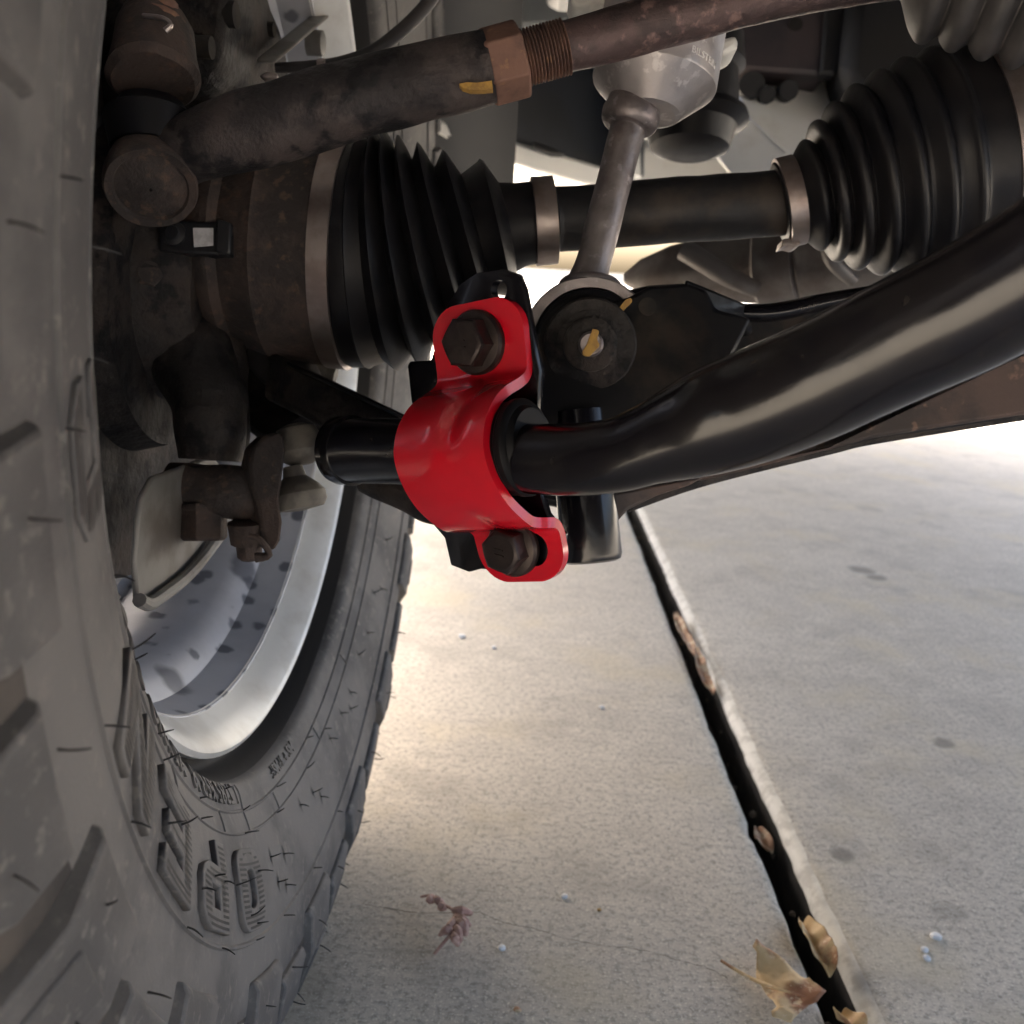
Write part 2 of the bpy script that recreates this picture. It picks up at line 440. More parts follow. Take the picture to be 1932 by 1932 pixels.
# hairline crack across the near left slab
cr = [(690, 1706), (745, 1716), (800, 1722), (860, 1722), (905, 1722), (960, 1743), (1000, 1750), (1060, 1768), (1120, 1781), (1190, 1789), (1240, 1800), (1290, 1815), (1335, 1826), (1372, 1846)]
cp = crom([tuple(at_z(u, v, .0007)) for u, v in cr], 6)
V, Fc = [], []
for i, p in enumerate(cp):
    p = Vector(p) + Vector((random.uniform(-1, 1), random.uniform(-1, 1), 0)) * .0007
    t = Vector(cp[min(i + 1, len(cp) - 1)]) - Vector(cp[max(i - 1, 0)]); nn = Vector((-t.y, t.x, 0)).normalized()
    ww = random.uniform(.00012, .00045) * (1.6 if 780 > i * 9 + 690 else 1)
    V += [p + nn * ww, p - nn * ww]
    if i: Fc.append((2 * i - 2, 2 * i - 1, 2 * i + 1, 2 * i))
mk('hairline_crack', V, Fc, mat('crack_shadow_dirt', (.13, .115, .10), .95), drive)

# ------------------------------------------------------------------ wheel
ya, ca = -.0229, -.0161
WN = Vector((math.cos(ya) * math.cos(ca), math.sin(ya) * math.cos(ca), math.sin(ca)))
WC = Vector((-.1308, .5391, H - .0241))
WU = (Vector((0, 0, 1)) - WN * WN.z).normalized()
WY = WU.cross(WN)
WM = Matrix.Translation(WC) @ Matrix((WN, WY, WU)).transposed().to_4x4()
wheel = empty('wheel', WC, 'dusty off-road tyre on a silver alloy rim, standing at the left', 'wheel', mat=WM)
def wl(phi, d, r):      # wheel-local place: angle from straight down, towards the rear
    p = R_(phi); return Vector((d, r * math.sin(p), -r * math.cos(p)))
half = [(-.016, .2420), (-.015, .2475), (-.013, .2520), (-.006, .2540), (.0075, .2550), (.0128, .2590), (.0163, .2674), (.0212, .2768), (.0292, .298), (.0340, .318), (.0362, .335), (.0368, .352), (.034, .370), (.026, .387), (.010, .3985), (-.02, .4035), (-.06, .406), (-.107, .4075)]
prof = crom(half, 5)
PL = [0]
for a, b in zip(prof, prof[1:]): PL.append(PL[-1] + math.hypot(b[0] - a[0], b[1] - a[1]))
def pr(s, h=0):
    s = min(max(s, 0), PL[-1] - 1e-6)
    i = 0
    while PL[i + 1] < s: i += 1
    t = (s - PL[i]) / (PL[i + 1] - PL[i])
    a, b = prof[i], prof[i + 1]
    td, tr = b[0] - a[0], b[1] - a[1]
    q = math.hypot(td, tr)
    return a[0] + td * t + tr / q * h, a[1] + tr * t - td / q * h
def s_of_r(r):
    for i, p in enumerate(prof):
        if p[1] >= r: return PL[i]
    return PL[-1]
full = prof + [(-.214 - d, r) for d, r in prof[::-1][1:]]
seg = 216
V = [wl(360 * i / seg, d, r) for i in range(seg) for d, r in full]
n = len(full)
Fc = [(i * n + k, ((i + 1) % seg) * n + k, ((i + 1) % seg) * n + k + 1, i * n + k + 1) for i in range(seg) for k in range(n - 1)]
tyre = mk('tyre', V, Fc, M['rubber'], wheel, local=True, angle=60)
tyre.data.materials.append(M['dark_rubber_and_shade']); tyre.data.materials.append(M['groove'])
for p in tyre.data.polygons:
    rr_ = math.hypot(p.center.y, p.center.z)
    p.material_index = 1 if rr_ < .2546 else 2 if rr_ > .351 else 0  # bead gap dark: its shade is put into the colour
def ring_ridge(s, wd, h):
    V, Fc = [], []
    for i in range(180):
        for (ds, hh) in ((-wd, -.0003), (-wd * .35, h), (wd * .35, h), (wd, -.0003)):
            d, r = pr(s + ds, hh); V.append(wl(2 * i, d, r))
    for i in range(180):
        j = (i + 1) % 180
        for k in range(3): Fc.append((i * 4 + k, j * 4 + k, j * 4 + k + 1, i * 4 + k + 1))
    return mk('mould_ring', V, Fc, M['rubber'], tyre, local=True)
SR1, SR2, SR3 = s_of_r(.2674), s_of_r(.2768), s_of_r(.3213)
ring_ridge(SR1, .0011, .0008); ring_ridge(SR2, .0009, .0007); ring_ridge(SR3, .0013, .0011)
def rad_ridge(phi, s0, s1, wd=.0007, h=.0007):
    V, Fc = [], []
    N = 8
    for i in range(N + 1):
        s = s0 + (s1 - s0) * i / N
        for (q, hh) in ((-1, -.0002), (-.3, h), (.3, h), (1, -.0002)):
            d, r = pr(s, hh); V.append(wl(phi + math.degrees(q * wd / r), d, r))
    for i in range(N):
        for k in range(3): Fc.append((i * 4 + k, (i + 1) * 4 + k, (i + 1) * 4 + k + 1, i * 4 + k + 1))
    mk('mould_line', V, Fc, M['rubber'], tyre, local=True)
for phi in (-27.0, 63, -117): rad_ridge(phi, s_of_r(.2560), SR2)
for phi in (-36, -15, 5, 22, -52, -80): rad_ridge(phi, SR1, SR2)
# tread: shoulder lugs that come down the side wall, and centre blocks
def lug_mesh(rows, name):
    # rows: (s, phi0, phi1, height) -> a block standing on the carcass
    V, Fc = [], []
    K = 4
    for (s, a, b, h) in rows:
        for lvl in (0, 1):
            hh = h if lvl else -.002
            for k in range(K + 1):
                ph = a + (b - a) * k / K
                sh = .35 if lvl else 0
                ph += (sh if k == 0 else -sh if k == K else 0)
                d, r = pr(s, hh); V.append(wl(ph, d, r))
    n = 2 * (K + 1)
    for i in range(len(rows) - 1):
        for k in range(K):
            Fc.append((i * n + K + 1 + k, i * n + K + 2 + k, (i + 1) * n + K + 2 + k, (i + 1) * n + K + 1 + k))
        Fc.append((i * n, i * n + K + 1, (i + 1) * n + K + 1, (i + 1) * n))
        Fc.append((i * n + K, (i + 1) * n + K, (i + 1) * n + 2 * K + 1, i * n + 2 * K + 1))
    for i in (0, len(rows) - 1):
        for k in range(K): Fc.append((i * n + k, i * n + k + 1, i * n + K + 2 + k, i * n + K + 1 + k))
    me = bpy.data.meshes.new(name)
    me.from_pydata([tuple(v) for v in V], [], Fc)
    bm = bmesh.new(); bm.from_mesh(me); bmesh.ops.recalc_face_normals(bm, faces=bm.faces)
    bm.to_mesh(me); bm.free()
    me.materials.append(M['rubber'])
    me.polygons.foreach_set('use_smooth', [True] * len(me.polygons)); me.set_sharp_from_angle(angle=R_(38))
    return me
SE = PL[-1]
sA, sB = s_of_r(.336), s_of_r(.352)
sh = s_of_r(.385)
NP = 38
PT = 360 / NP
def srow(s0, sk, wd, h0, t0=0.0, up=0.0):
    rows = []
    for t, hh in ((0, h0), (.03, h0 + .0022), (.20, .0066), (.40, .0082), (.52, .0094), (.64, .0098), (.80, .0096), (1, .0088)):
        if t < t0: continue
        s = s0 + (SE - .062 - s0) * t
        q = wd * (1 - .34 * min(t / .6, 1))
        rows.append((s, -q / 2 + sk * t * t, q / 2 + sk * t * t, hh + up))
    return rows
lugL = lug_mesh(srow(sA, -2.4, 8.6, .0022), 'lug_long')
lugS = lug_mesh(srow(sB, -2.4, 8.0, .0026), 'lug_short')
capL = lug_mesh(srow(sA, -2.4, 5.0, .0014, .20, .0013), 'lug_cap')
cen = lug_mesh([(SE - .056, -2.6, 2.0, .0085), (SE - .03, -3.4, 2.6, .009), (SE - .008, -2.0, 3.4, .009)], 'centre_block')
for i in range(NP):
    for me, nm in ((lugL if i % 2 else lugS, 'tread_block'), (cen, 'tread_block')) + (((capL, 'tread_block'),) if i % 2 else ()):
        o = mk(nm, None, None, None, tyre, mesh=me, local=True)
        o.rotation_euler.x = R_(i * PT + 1.5 + (PT / 2 if me is cen else 0))
        o.modifiers.new('b', 'BEVEL').width = .0011
        o.modifiers['b'].segments = 2; o.modifiers['b'].limit_method = 'ANGLE'; o.modifiers['b'].angle_limit = R_(40)
# outer half of the tread, mirrored
def mirror(me):
    m2 = me.copy()
    for v in m2.vertices: v.co.x = -.214 - v.co.x
    m2.flip_normals(); return m2
mL, mC = mirror(lugL), mirror(cen)
for i in range(NP):
    for me in (mL, mC):
        o = mk('tread_block', None, None, None, tyre, mesh=me, local=True)
        o.rotation_euler.x = R_(i * PT + 5 + (PT / 2 if me is mC else 0))
# big raised letters, hatched
def offs(poly, m):
    out = []
    n = len(poly)
    area = sum(poly[i][0] * poly[(i + 1) % n][1] - poly[(i + 1) % n][0] * poly[i][1] for i in range(n))
    sg = 1 if area > 0 else -1
    for i in range(n):
        a, b, c = Vector(poly[i - 1]), Vector(poly[i]), Vector(poly[(i + 1) % n])
        e1, e2 = (b - a).normalized(), (c - b).normalized()
        n1, n2 = Vector((-e1.y, e1.x)) * sg, Vector((-e2.y, e2.x)) * sg
        q = (n1 + n2); q = q / max(q.length_squared / 2, .3)
        out.append(tuple(b + q * m))
    return out
def chamf(x0, y0, x1, y1, c):
    P = []
    for cx, cy, a0 in ((x1 - c, y0 + c, -90), (x1 - c, y1 - c, 0), (x0 + c, y1 - c, 90), (x0 + c, y0 + c, 180)):
        for k in range(5):
            a = R_(a0 + k * 22.5); P.append((cx + c * math.cos(a), cy + c * math.sin(a)))
    return P
G = {
 'O': [chamf(0, 0, .8, 1, .26), chamf(.27, .27, .53, .73, .10)],
 'P': [[(0, 0), (.27, 0), (.27, .30), (.56, .30), (.72, .38), (.8, .5), (.8, .84), (.70, .96), (.56, 1), (0, 1)], [(.27, .53), (.52, .53), (.53, .77), (.27, .77)]],
 'E': [[(0, 0), (.76, 0), (.76, .25), (.27, .25), (.27, .39), (.70, .39), (.70, .61), (.27, .61), (.27, .75), (.76, .75), (.76, 1), (0, 1)]],
 'N': [[(0, 0), (.25, 0), (.25, .55), (.58, 0), (.82, 0), (.82, 1), (.57, 1), (.57, .45), (.24, 1), (0, 1)]],
 'C': [[(.78, .36), (.78, .18), (.62, 0), (.18, 0), (0, .18), (0, .82), (.18, 1), (.62, 1), (.78, .82), (.78, .64), (.52, .64), (.52, .74), (.27, .74), (.27, .26), (.52, .26), (.52, .36)]],
 'U': [[(0, 1), (0, .2), (.18, 0), (.62, 0), (.8, .2), (.8, 1), (.54, 1), (.54, .26), (.27, .26), (.27, 1)]],
}
def fill2d(polys):
    cu = bpy.data.curves.new('t', 'CURVE'); cu.dimensions = '2D'; cu.fill_mode = 'BOTH'
    for p in polys:
        sp = cu.splines.new('POLY'); sp.points.add(len(p) - 1); sp.use_cyclic_u = True
        for q, c in zip(sp.points, p): q.co = (c[0], c[1], 0, 1)
    return cu
def curve_mesh(cu):
    o = bpy.data.objects.new('t', cu); COL.objects.link(o)
    dg = bpy.context.evaluated_depsgraph_get()
    me = bpy.data.meshes.new_from_object(o.evaluated_get(dg))
    bpy.data.objects.remove(o); bpy.data.curves.remove(cu)
    return me
LH, LW, LR = .0355, .052, .2832
def to_wall(x, y, z, phi0, r0):
    d, r = pr(s_of_r_f(r0) + y, z)
    return wl(phi0 - math.degrees(x / r), d, r)
def s_of_r_f(r):
    for i in range(len(prof) - 1):
        if prof[i + 1][1] >= r:
            t = (r - prof[i][1]) / (prof[i + 1][1] - prof[i][1]); return PL[i] + t * (PL[i + 1] - PL[i])
for ch, ph in (('O', -27.6), ('P', -39.6), ('E', -50.8), ('N', -62.0), ('C', -81)):
    polys = [[(x * LW, y * LH) for x, y in p] for p in G[ch]]
    cu = fill2d(polys); cu.extrude = .0011; cu.bevel_depth = .0006; cu.bevel_resolution = 1; cu.offset = -.0006
    me = curve_mesh(cu)
    for v in me.vertices: v.co = to_wall(v.co.x, v.co.y, v.co.z + (.0009 if ch != 'C' else -.0004), ph, LR)
    me.materials.clear(); me.materials.append(M['rubber'])
    lt = mk('raised_letter', None, None, None, tyre, mesh=me, local=True)
    ins = [offs(p, .0021 if i == 0 else -.0021) for i, p in enumerate(polys)]
    V, Fc = [], []
    y = .0
    while y < LH:
        xs = []
        for p in ins:
            for a, b in zip(p, p[1:] + p[:1]):
                if (a[1] > y) != (b[1] > y): xs.append(a[0] + (y - a[1]) / (b[1] - a[1]) * (b[0] - a[0]))
        xs.sort()
        for x0, x1 in zip(xs[::2], xs[1::2]):
            if x1 - x0 < .0006: continue
            N = max(1, int((x1 - x0) / .006))
            for k in range(N):
                b0 = len(V)
                for xx, yy in ((x0 + (x1 - x0) * k / N, y), (x0 + (x1 - x0) * (k + 1) / N, y), (x0 + (x1 - x0) * (k + 1) / N, y + .0011), (x0 + (x1 - x0) * k / N, y + .0011)):
                    V.append(to_wall(xx, yy, .00275 if ch != 'C' else .00145, ph, LR))
                Fc.append((b0, b0 + 1, b0 + 2, b0 + 3))
        y += .0022
    if V: mk('hatching', V, Fc, M['dark_rubber_and_shade'], tyre, local=True)
def wall_text(txt, phi0, r0, size, h=.0011, parts=tyre, m='rubber', xs=1.0):
    cu = bpy.data.curves.new('t', 'FONT'); cu.body = txt; cu.size = size; cu.extrude = h; cu.offset = size * .012; cu.resolution_u = 3
    me = curve_mesh(cu)
    for v in me.vertices: v.co = to_wall(v.co.x * xs, v.co.y, v.co.z, phi0, r0)
    me.materials.clear(); me.materials.append(M[m])
    mk('size_lettering', None, None, None, parts, mesh=me, local=True)
wall_text('LT285/65R18', -27.8, .2560, .0140, xs=1.0)
wall_text('125/122Q', -46.5, .2560, .0140, xs=1.0)
wall_text('D  R.A.', -61.5, .2560, .0130)
wall_text('MS + 3PMSF', -3.5, .2570, .0095, xs=.95)
# moulding whiskers
def whisker(phi, s, h0=.0, L=None):
    L = L or random.uniform(.0045, .0085)
    d, r = pr(s, h0 - .0006); p0 = wl(phi, d, r)
    d2, r2 = pr(s, h0 + .01); nrm = (wl(phi, d2, r2) - p0).normalized()
    side = Vector((0, random.uniform(-1, 1), random.uniform(-1, 1) - .3)).normalized() * random.uniform(.15, .7)
    P = [(p0, .00048)]
    for k in (.3, .65, 1): P.append((p0 + nrm * L * k + side * L * k * k * .8, (.00036 if k < 1 else .0002)))
    V, Fc = tube_geo(P, 5, 2)
    mk('vent_whisker', V, Fc, M['dark_rubber_and_shade'], tyre, local=True)
for i in range(7): whisker(-88 + i * 15 + random.uniform(-1, 1), SR1)
for i in range(9): whisker(-95 + i * 13 + random.uniform(-2, 2), SR2)
for i in range(10): whisker(-96 + i * 11 + random.uniform(-2, 2), SR3)
for i in range(2): whisker(-62 + i * 30 + random.uniform(-3, 3), s_of_r(.2575))
for i, ph in enumerate((-29, -31, -33, -37, -41, -44, -48, -54, -58)): whisker(ph, s_of_r(random.uniform(.29, .312)), .003)
for i in range(NP):
    ph = i * PT + 1.5
    ph = (ph + 180) % 360 - 180
    if -100 < ph < 45:
        whisker(ph - 1.2, sA + .012, .004); whisker(ph + 1.0, sA + .034, .0072); whisker(ph - 2.3, sA + .05, .008)
for (ph, r) in ((-22, .292), (-21, .305), (-17.5, .296), (-18.5, .31), (-8, .286), (-3, .29), (-1, .298), (8, .285), (14, .287), (17, .296), (19, .29), (26, .288), (31, .293), (38, .29), (40, .3), (48, .294), (57, .29)):
    s = s_of_r_f(r)
    V = []
    for a, b, hh in ((0, -.0055, .0002), (.0011, 0, .0004), (0, .0055, .0002), (-.0011, 0, .0004)):
        d, rr = pr(s + b, hh); V.append(wl(ph + math.degrees(a / rr), d, rr))
    mk('mould_pip', V, [(0, 1, 2, 3)], M['dark_rubber_and_shade'], tyre, local=True)
    whisker(ph, s, 0, .0065)
# rim
def wlathe(name, prof, m, parent, seg=144, **k):
    V = [wl(360 * i / seg, d, r) for i in range(seg) for d, r in prof]
    n = len(prof)
    Fc = [(i * n + k_, ((i + 1) % seg) * n + k_, ((i + 1) % seg) * n + k_ + 1, i * n + k_ + 1) for i in range(seg) for k_ in range(n - 1)]
    return mk(name, V, Fc, m, parent, local=True, **k)
rim = wlathe('rim', [(-.019, .236), (-.023, .226), (-.045, .222), (-.052, .214), (-.060, .208), (-.110, .206), (-.117, .210), (-.124, .206), (-.185, .212), (-.200, .226), (-.214, .240)], M['rim'], wheel)
wlathe('rim_lip', [(-.016, .2405), (-.008, .2452), (-.004, .2448), (-.0026, .2420), (-.0045, .2390), (-.015, .2325), (-.0245, .2254)], M['riml'], rim)
sp = wlathe('rim_face', [(-.188, .208), (-.192, .15), (-.178, .09), (-.165, .07), (-.165, .0)], M['rim'], rim, seg=72)
for k in range(6):
    a = k * 60 + 17
    beam('spoke', wl(a, -.185, .06), wl(a, -.196, .212), (wl(a + 90, 0, 1)) * .05, Vector((1, 0, 0)) * .025, M['rim'], rim, local=True, bevel=.006)
disc = wlathe('brake_disc', [(-.105, .0), (-.105, .16), (-.078, .16), (-.078, .09), (-.06, .085), (-.06, 0)], M['cast'], None, seg=96)
disc.matrix_world = WM
tag(disc, 'dark cast iron brake disc inside the silver rim', 'brake disc')
def shield():
    P0 = WM @ Vector((-.030, 0, 0))
    pts = [(262, 985), (268, 940), (290, 900), (400, 860), (440, 900), (438, 985), (412, 1022), (380, 1065), (345, 1102), (306, 1132), (281, 1148), (270, 1149), (262, 1138), (256, 1060)]
    q = [on_plane(u, v, P0, WN) for u, v in pts]
    o = slab('dust_shield', q, -WN * .003, M['shield'], None, bevel=.0012)
    pts2 = [(263, 1132), (281, 1140), (306, 1124), (345, 1094), (380, 1057), (412, 1014)]
    q2 = [on_plane(u, v, P0 + WN * .004, WN) for u, v in pts2]
    tube('rolled_edge', [(p, .0032) for p in q2], M['shield'], None, seg=10, sub=4).parent = o
    return o
tag(shield(), 'grey sheet metal brake dust shield behind the lower ball joint', 'dust shield')

# ------------------------------------------------------------------ steering knuckle and ball joints
kn = empty('steering_knuckle', at(330, 600, .52), 'dark cast iron steering knuckle hidden inside the wheel', 'knuckle')
hubc = WM @ Vector((0, 0, 0))
lathe('hub_carrier', WM @ Vector((-.075, 0, .0)), WN, [(-.02, .075), (.0, .066), (.02, .058), (.035, .052), (.040, .046), (.04, .030)], M['cast'], kn, seg=56, wob=.003)
tube('lower_arm', [(at(300, 500, .53), px(100, .53)), (at(335, 620, .52), px(82, .52)), (at(385, 730, .505), px(76, .5)), (at(398, 800, .50), px(66, .5)), (at(396, 868, .50), px(62, .5))], M['cast'], kn, seg=28, rough=.003, hint=Vector((1, 0, 0)))
tube('side_web', [(at(395, 540, .54), px(40, .53)), (at(430, 660, .525), px(34, .52)), (at(452, 760, .515), px(20, .51)), (at(450, 850, .51), px(16, .51))], M['cast'], kn, seg=18, rough=.002)
tube('upper_arm', [(at(250, 420, .52), px(70, .52)), (at(245, 260, .5), px(66, .5)), (at(250, 130, .47), px(60, .47)), (at(255, -60, .49), px(66, .49))], M['cast'], kn, seg=24, rough=.003)
lathe('steering_arm_boss', at(292, 62, .445), at(288, 192, .43) - at(292, 62, .445), [(-.006, px(62, .44)), (0, px(70, .44)), (px(70, .44), px(80, .44)), (px(112, .44), px(82, .44)), (px(124, .44), px(70, .44))], M['cast_rusty'], kn, seg=40, wob=.002)
slab('back_plate', [at(410, 300, .50), at(500, 310, .50), at(520, 420, .50), at(490, 445, .50), at(430, 430, .50)], FW * .02, M['cast'], kn, bevel=.003)
bolt('flange_bolt', at(282, 519, .478), TC * 1 + RT * .35, px(46, .48), px(24, .48), px(33, .48), px(7, .48), M['cast_rusty'], kn, spin=.3)
slab('bolt_boss', [at(262, 545, .492), at(318, 545, .492), at(330, 600, .5), at(333, 660, .505), at(262, 660, .505)], FW * .03, M['cast'], kn, bevel=.003)
for (u0, u1) in ((316, 324), (334, 356)):
    slab('paint_mark', [at(u0, 510, .482), at(u1, 508, .482), at(u1, 524, .482), at(u0, 526, .482)], FW * .002, M['yellow'], kn)

bj = empty('lower_ball_joint', at(440, 900, .5), 'rusty lower ball joint with split pin and castle nut inside the wheel', 'ball joint')
tube('cast_flange', [(at(322, 908, .492), px(40, .49)), (at(370, 916, .49), px(46, .49)), (at(440, 930, .49), px(52, .49)), (at(490, 930, .495), px(48, .49))], M['cast_rusty'], bj, seg=22, rough=.002, sx=.9, hint=UP)
lathe('nut', at(385, 950, .49), -UP, [(0, px(48, .49)), (px(10, .49), px(48, .49)), (px(12, .49), px(44, .49)), (px(64, .49), px(44, .49)), (px(70, .49), px(38, .49))], M['cast_rusty'], bj, seg=6, bevel=.001, angle=20)
pl = [(478, 842), (500, 822), (522, 814), (536, 820), (540, 850), (534, 900), (528, 945), (534, 985), (530, 1020), (518, 1040), (500, 1028), (492, 1000), (488, 960), (474, 920), (470, 880)]
slab('clevis_plate', [at(u, v, .478) for u, v in pl], FW * .012 - RT * .008, M['cast_rusty'], bj, bevel=.002)
lathe('upper_boot', at(556, 800, .50), (at(570, 872, .50) - at(556, 800, .50)), [(0, px(16, .5)), (px(8, .5), px(36, .5)), (px(30, .5), px(46, .5)), (px(52, .5), px(47, .5)), (px(66, .5), px(38, .5)), (px(78, .5), px(20, .5))], M['rubcream'], bj, seg=36)
lathe('lower_boot', at(552, 880, .495), (at(568, 964, .495) - at(552, 880, .495)), [(0, px(18, .5)), (px(20, .5), px(22, .5)), (px(38, .5), px(42, .5)), (px(52, .5), px(52, .5)), (px(68, .5), px(52, .5)), (px(80, .5), px(44, .5)), (px(84, .5), px(10, .5))], M['rubcream'], bj, seg=36)
lathe('castle_nut', at(468, 985, .485), -UP - TC * .25, [(0, px(34, .49)), (px(40, .49), px(34, .49)), (px(42, .49), px(26, .49)), (px(66, .49), px(24, .49)), (px(72, .49), px(18, .49))], M['cast_rusty'], bj, seg=12, wob=.002)
tube('split_pin', [(at(470, 1012, .468), px(6, .47)), (at(490, 1018, .468), px(6, .47)), (at(508, 1046, .47), px(7, .47)), (at(482, 1052, .47), px(10, .47))], M['cast_rusty'], bj, seg=10, sub=4)

# ------------------------------------------------------------------ wheel speed sensor
se = empty('speed_sensor', at(360, 450, .475), 'black plastic speed sensor plug with a white label', 'sensor')
slab('housing', [at(296, 415, .474), at(434, 419, .474), at(432, 482, .474), at(300, 474, .474)], FW * .022, M['plastic'], se, bevel=.0012)
slab('plug_collar', [at(408, 412, .471), at(436, 420, .471), at(434, 480, .471), at(406, 476, .471)], FW * .026, M['plastic'], se, bevel=.001)
slab('white_label', [at(364, 430, .4732), at(402, 430, .4732), at(402, 463, .4732), at(366, 466, .4732)], FW * .0006, M['white'], se)
lathe('key_button', at(328, 441, .474), TC, [(0, px(24, .47)), (.0015, px(23, .47)), (.0022, px(14, .47)), (.003, px(12, .47))], M['plastic'], se, seg=24)
slab('bracket', [at(262, 420, .49), at(300, 418, .49), at(305, 492, .49), at(258, 490, .49)], FW * .006, M['plastic'], se, bevel=.001)
tube('cable', [(at(434, 450, .482), px(11, .48)), (at(490, 440, .5), px(10, .5)), (at(530, 400, .505), px(9, .5)), (at(532, 350, .505), px(9, .5)), (at(512, 305, .5), px(9, .5)), (at(480, 260, .5), px(9, .5))], M['boot2'], se, seg=12)

# ------------------------------------------------------------------ tie rod
D_T = .432
tr = empty('tie_rod', at(285, 345, D_T), 'brown steel tie rod with threaded adjuster crossing the top', 'tie rod')
pa = at(285, 345, D_T); ax = (at(291, 405, D_T - .022) - at(287, 272, D_T + .010)).normalized()
r0 = px(86, D_T)
lathe('ball_socket', pa - ax * .022, ax, [(-.012, r0 * .62), (0, r0 * .78), (.012, r0 * .93), (.020, r0), (.0255, r0 * 1.0), (.0275, r0 * .955), (.0270, r0 * .80), (.0255, r0 * .76), (.0262, r0 * .5), (.0275, r0 * .3), (.0278, 0)], M['cast_rusty'], tr, seg=56, wob=.0011)
lathe('dust_boot', at(285, 272, .437), at(287, 185, .44) - at(285, 272, .437), [(-.004, px(72, .44)), (.006, px(82, .44)), (.011, px(86, .44)), (.014, px(70, .44)), (.018, px(62, .44))], M['boot'], tr, seg=40)
ct = lathe('castle_nut', at(302, 58, .437), at(306, -10, .44) - at(302, 58, .437), [(-.004, px(42, .44)), (.006, px(40, .44)), (.0065, px(32, .44)), (.013, px(30, .44)), (.0135, px(20, .44)), (.02, px(18, .44))], M['rust'], tr, seg=12, wob=.002)
tube('cotter_pin', [(at(270, 30, .422), px(5, .43)), (at(305, 34, .42), px(5, .43)), (at(322, 46, .42), px(5, .43)), (at(312, 58, .42), px(6, .43))], M['band'], tr, seg=8, sub=4)
tube('tie_rod_end', [(at(300, 318, D_T + .006), px(56, D_T)), (at(355, 282, D_T + .003), px(62, D_T)), (at(410, 262, D_T), px(66, D_T)), (at(480, 243, D_T), px(72, D_T)), (at(600, 208, D_T), px(73, D_T)), (at(700, 181, D_T), px(71, D_T)), (at(800, 156, D_T), px(69, D_T)), (at(924, 128, D_T), px(66, D_T))], M['tie'], tr, seg=40, rough=.0012)
tdir = (at(1200, 53, D_T) - at(924, 128, D_T)).normalized()
pn = at(917, 129, D_T)
L = (at(990, 112, D_T) - at(917, 129, D_T)).length
lathe('lock_nut', pn, tdir, [(0, px(66, D_T)), (.0012, px(70, D_T)), (L - .001, px(70, D_T)), (L, px(62, D_T))], M['rust'], tr, seg=6, hint=(TC + UP * .22), bevel=.0012, angle=20)
pt = pn + tdir * L; TL = (at(1070, 90, D_T) - pt).length
tp = []
N = 13
for k in range(N):
    z = TL * k / N
    tp += [(z, px(43, D_T)), (z + TL / N * .45, px(51, D_T)), (z + TL / N * .6, px(51, D_T))]
tp.append((TL, px(44, D_T)))
lathe('threaded_shank', pt, tdir, tp, M['rust'], tr, seg=40, angle=20)
tube('inner_rod', [(pt + tdir * (TL - .001), px(46, D_T)), (at(1200, 54, D_T), px(48, D_T)), (at(1400, 2, D_T - .004), px(46, D_T)), (at(1600, -42, D_T - .008), px(48, D_T)), (at(1760, -66, D_T - .01), px(50, D_T))], M['rod'], tr, seg=32, rough=.0007)
slab('paint_mark', [at(866, 158, .4147), at(880, 155, .4146), at(900, 156, .4146), at(928, 152, .4146), at(930, 168, .4147), at(905, 170, .4147), at(888, 170, .4148), at(872, 165, .4148)], FW * .004, M['yellow'], tr)

# steering rack boot, top right corner
rb = empty('rack_boot', at(1850, -20, .42), 'grey ribbed rubber steering rack boot in the top right corner', 'rubber boot')
a0, a1 = at(1712, -70, .424), at(2060, 20, .405)
LL = (a1 - a0).length
pf = [(0, px(52, .42)), (LL * .05, px(66, .42)), (LL * .12, px(98, .42))]
for k in range(5):
    z = LL * (.16 + k * .17)
    pf += [(z, px(112, .42)), (z + LL * .05, px(124, .42)), (z + LL * .10, px(122, .42)), (z + LL * .145, px(104, .42))]
lathe('bellows', a0, a1 - a0, crom(pf, 4), M['boot2'], rb, seg=64)
lathe('collar_lip', a0 - (a1 - a0).normalized() * .006, a1 - a0, [(0, px(44, .42)), (.002, px(62, .42)), (.012, px(62, .42)), (.013, px(50, .42))], M['rod'], rb, seg=40)

# ------------------------------------------------------------------ drive shaft with its boots
cv = empty('drive_shaft', at(1226, 401, .53), 'dark drive shaft with two black bellows boots and steel bands', 'drive shaft')
D_C = .53
P = lambda u, v, d=D_C: at(u, v, d)
o0, o1 = P(652, 480, .531), P(1052, 415, .528)
oa = (P(1300, 395) - o1).normalized()
k = (o1 - o0).length / 440
wax = (WN * 1.0 - WY * .02).normalized()
j0 = o0 - wax * .10
lathe('outer_joint', j0, wax, [(0, .044), (.02, .050), (.034, .054), (.038, .057), (.043, .0575), (.047, .0545), (.062, .0590), (.065, .0605), (.069, .0590), (.098, .0615)], M['cast_rusty'], cv, seg=64, wob=.0008)
bp = []
for (u, rr, vv) in ((650, 212, 200), (690, 218, 185), (726, 216, 172), (768, 206, 158), (818, 186, 136), (870, 162, 112), (936, 130, 82)):
    bp += [(u - 612 - 4, rr - 4), (u - 612, rr), (u - 612 + 5, rr - 5), (u - 612 + 24, vv)]
bp += [(985 - 612, 76), (1038 - 612, 74), (439, 60)]
bent('outer_boot', o0, wax, o1, oa, [(a / 440, px(r, D_C)) for a, r in bp], M['boot'], cv, angle=50)
bent('boot_cuff', o0, wax, o1, oa, [(a / 440, px(r, D_C)) for a, r in ((8, 204), (18, 211), (40, 210), (44, 196))], M['boot'], cv, seg=96)
lathe('boot_band', o0 - wax * 22 * k, wax, [(0, px(211, D_C)), (.0002, px(215, D_C)), (40 * k, px(216, D_C)), (40.5 * k, px(211, D_C))], M['band'], cv, seg=96)
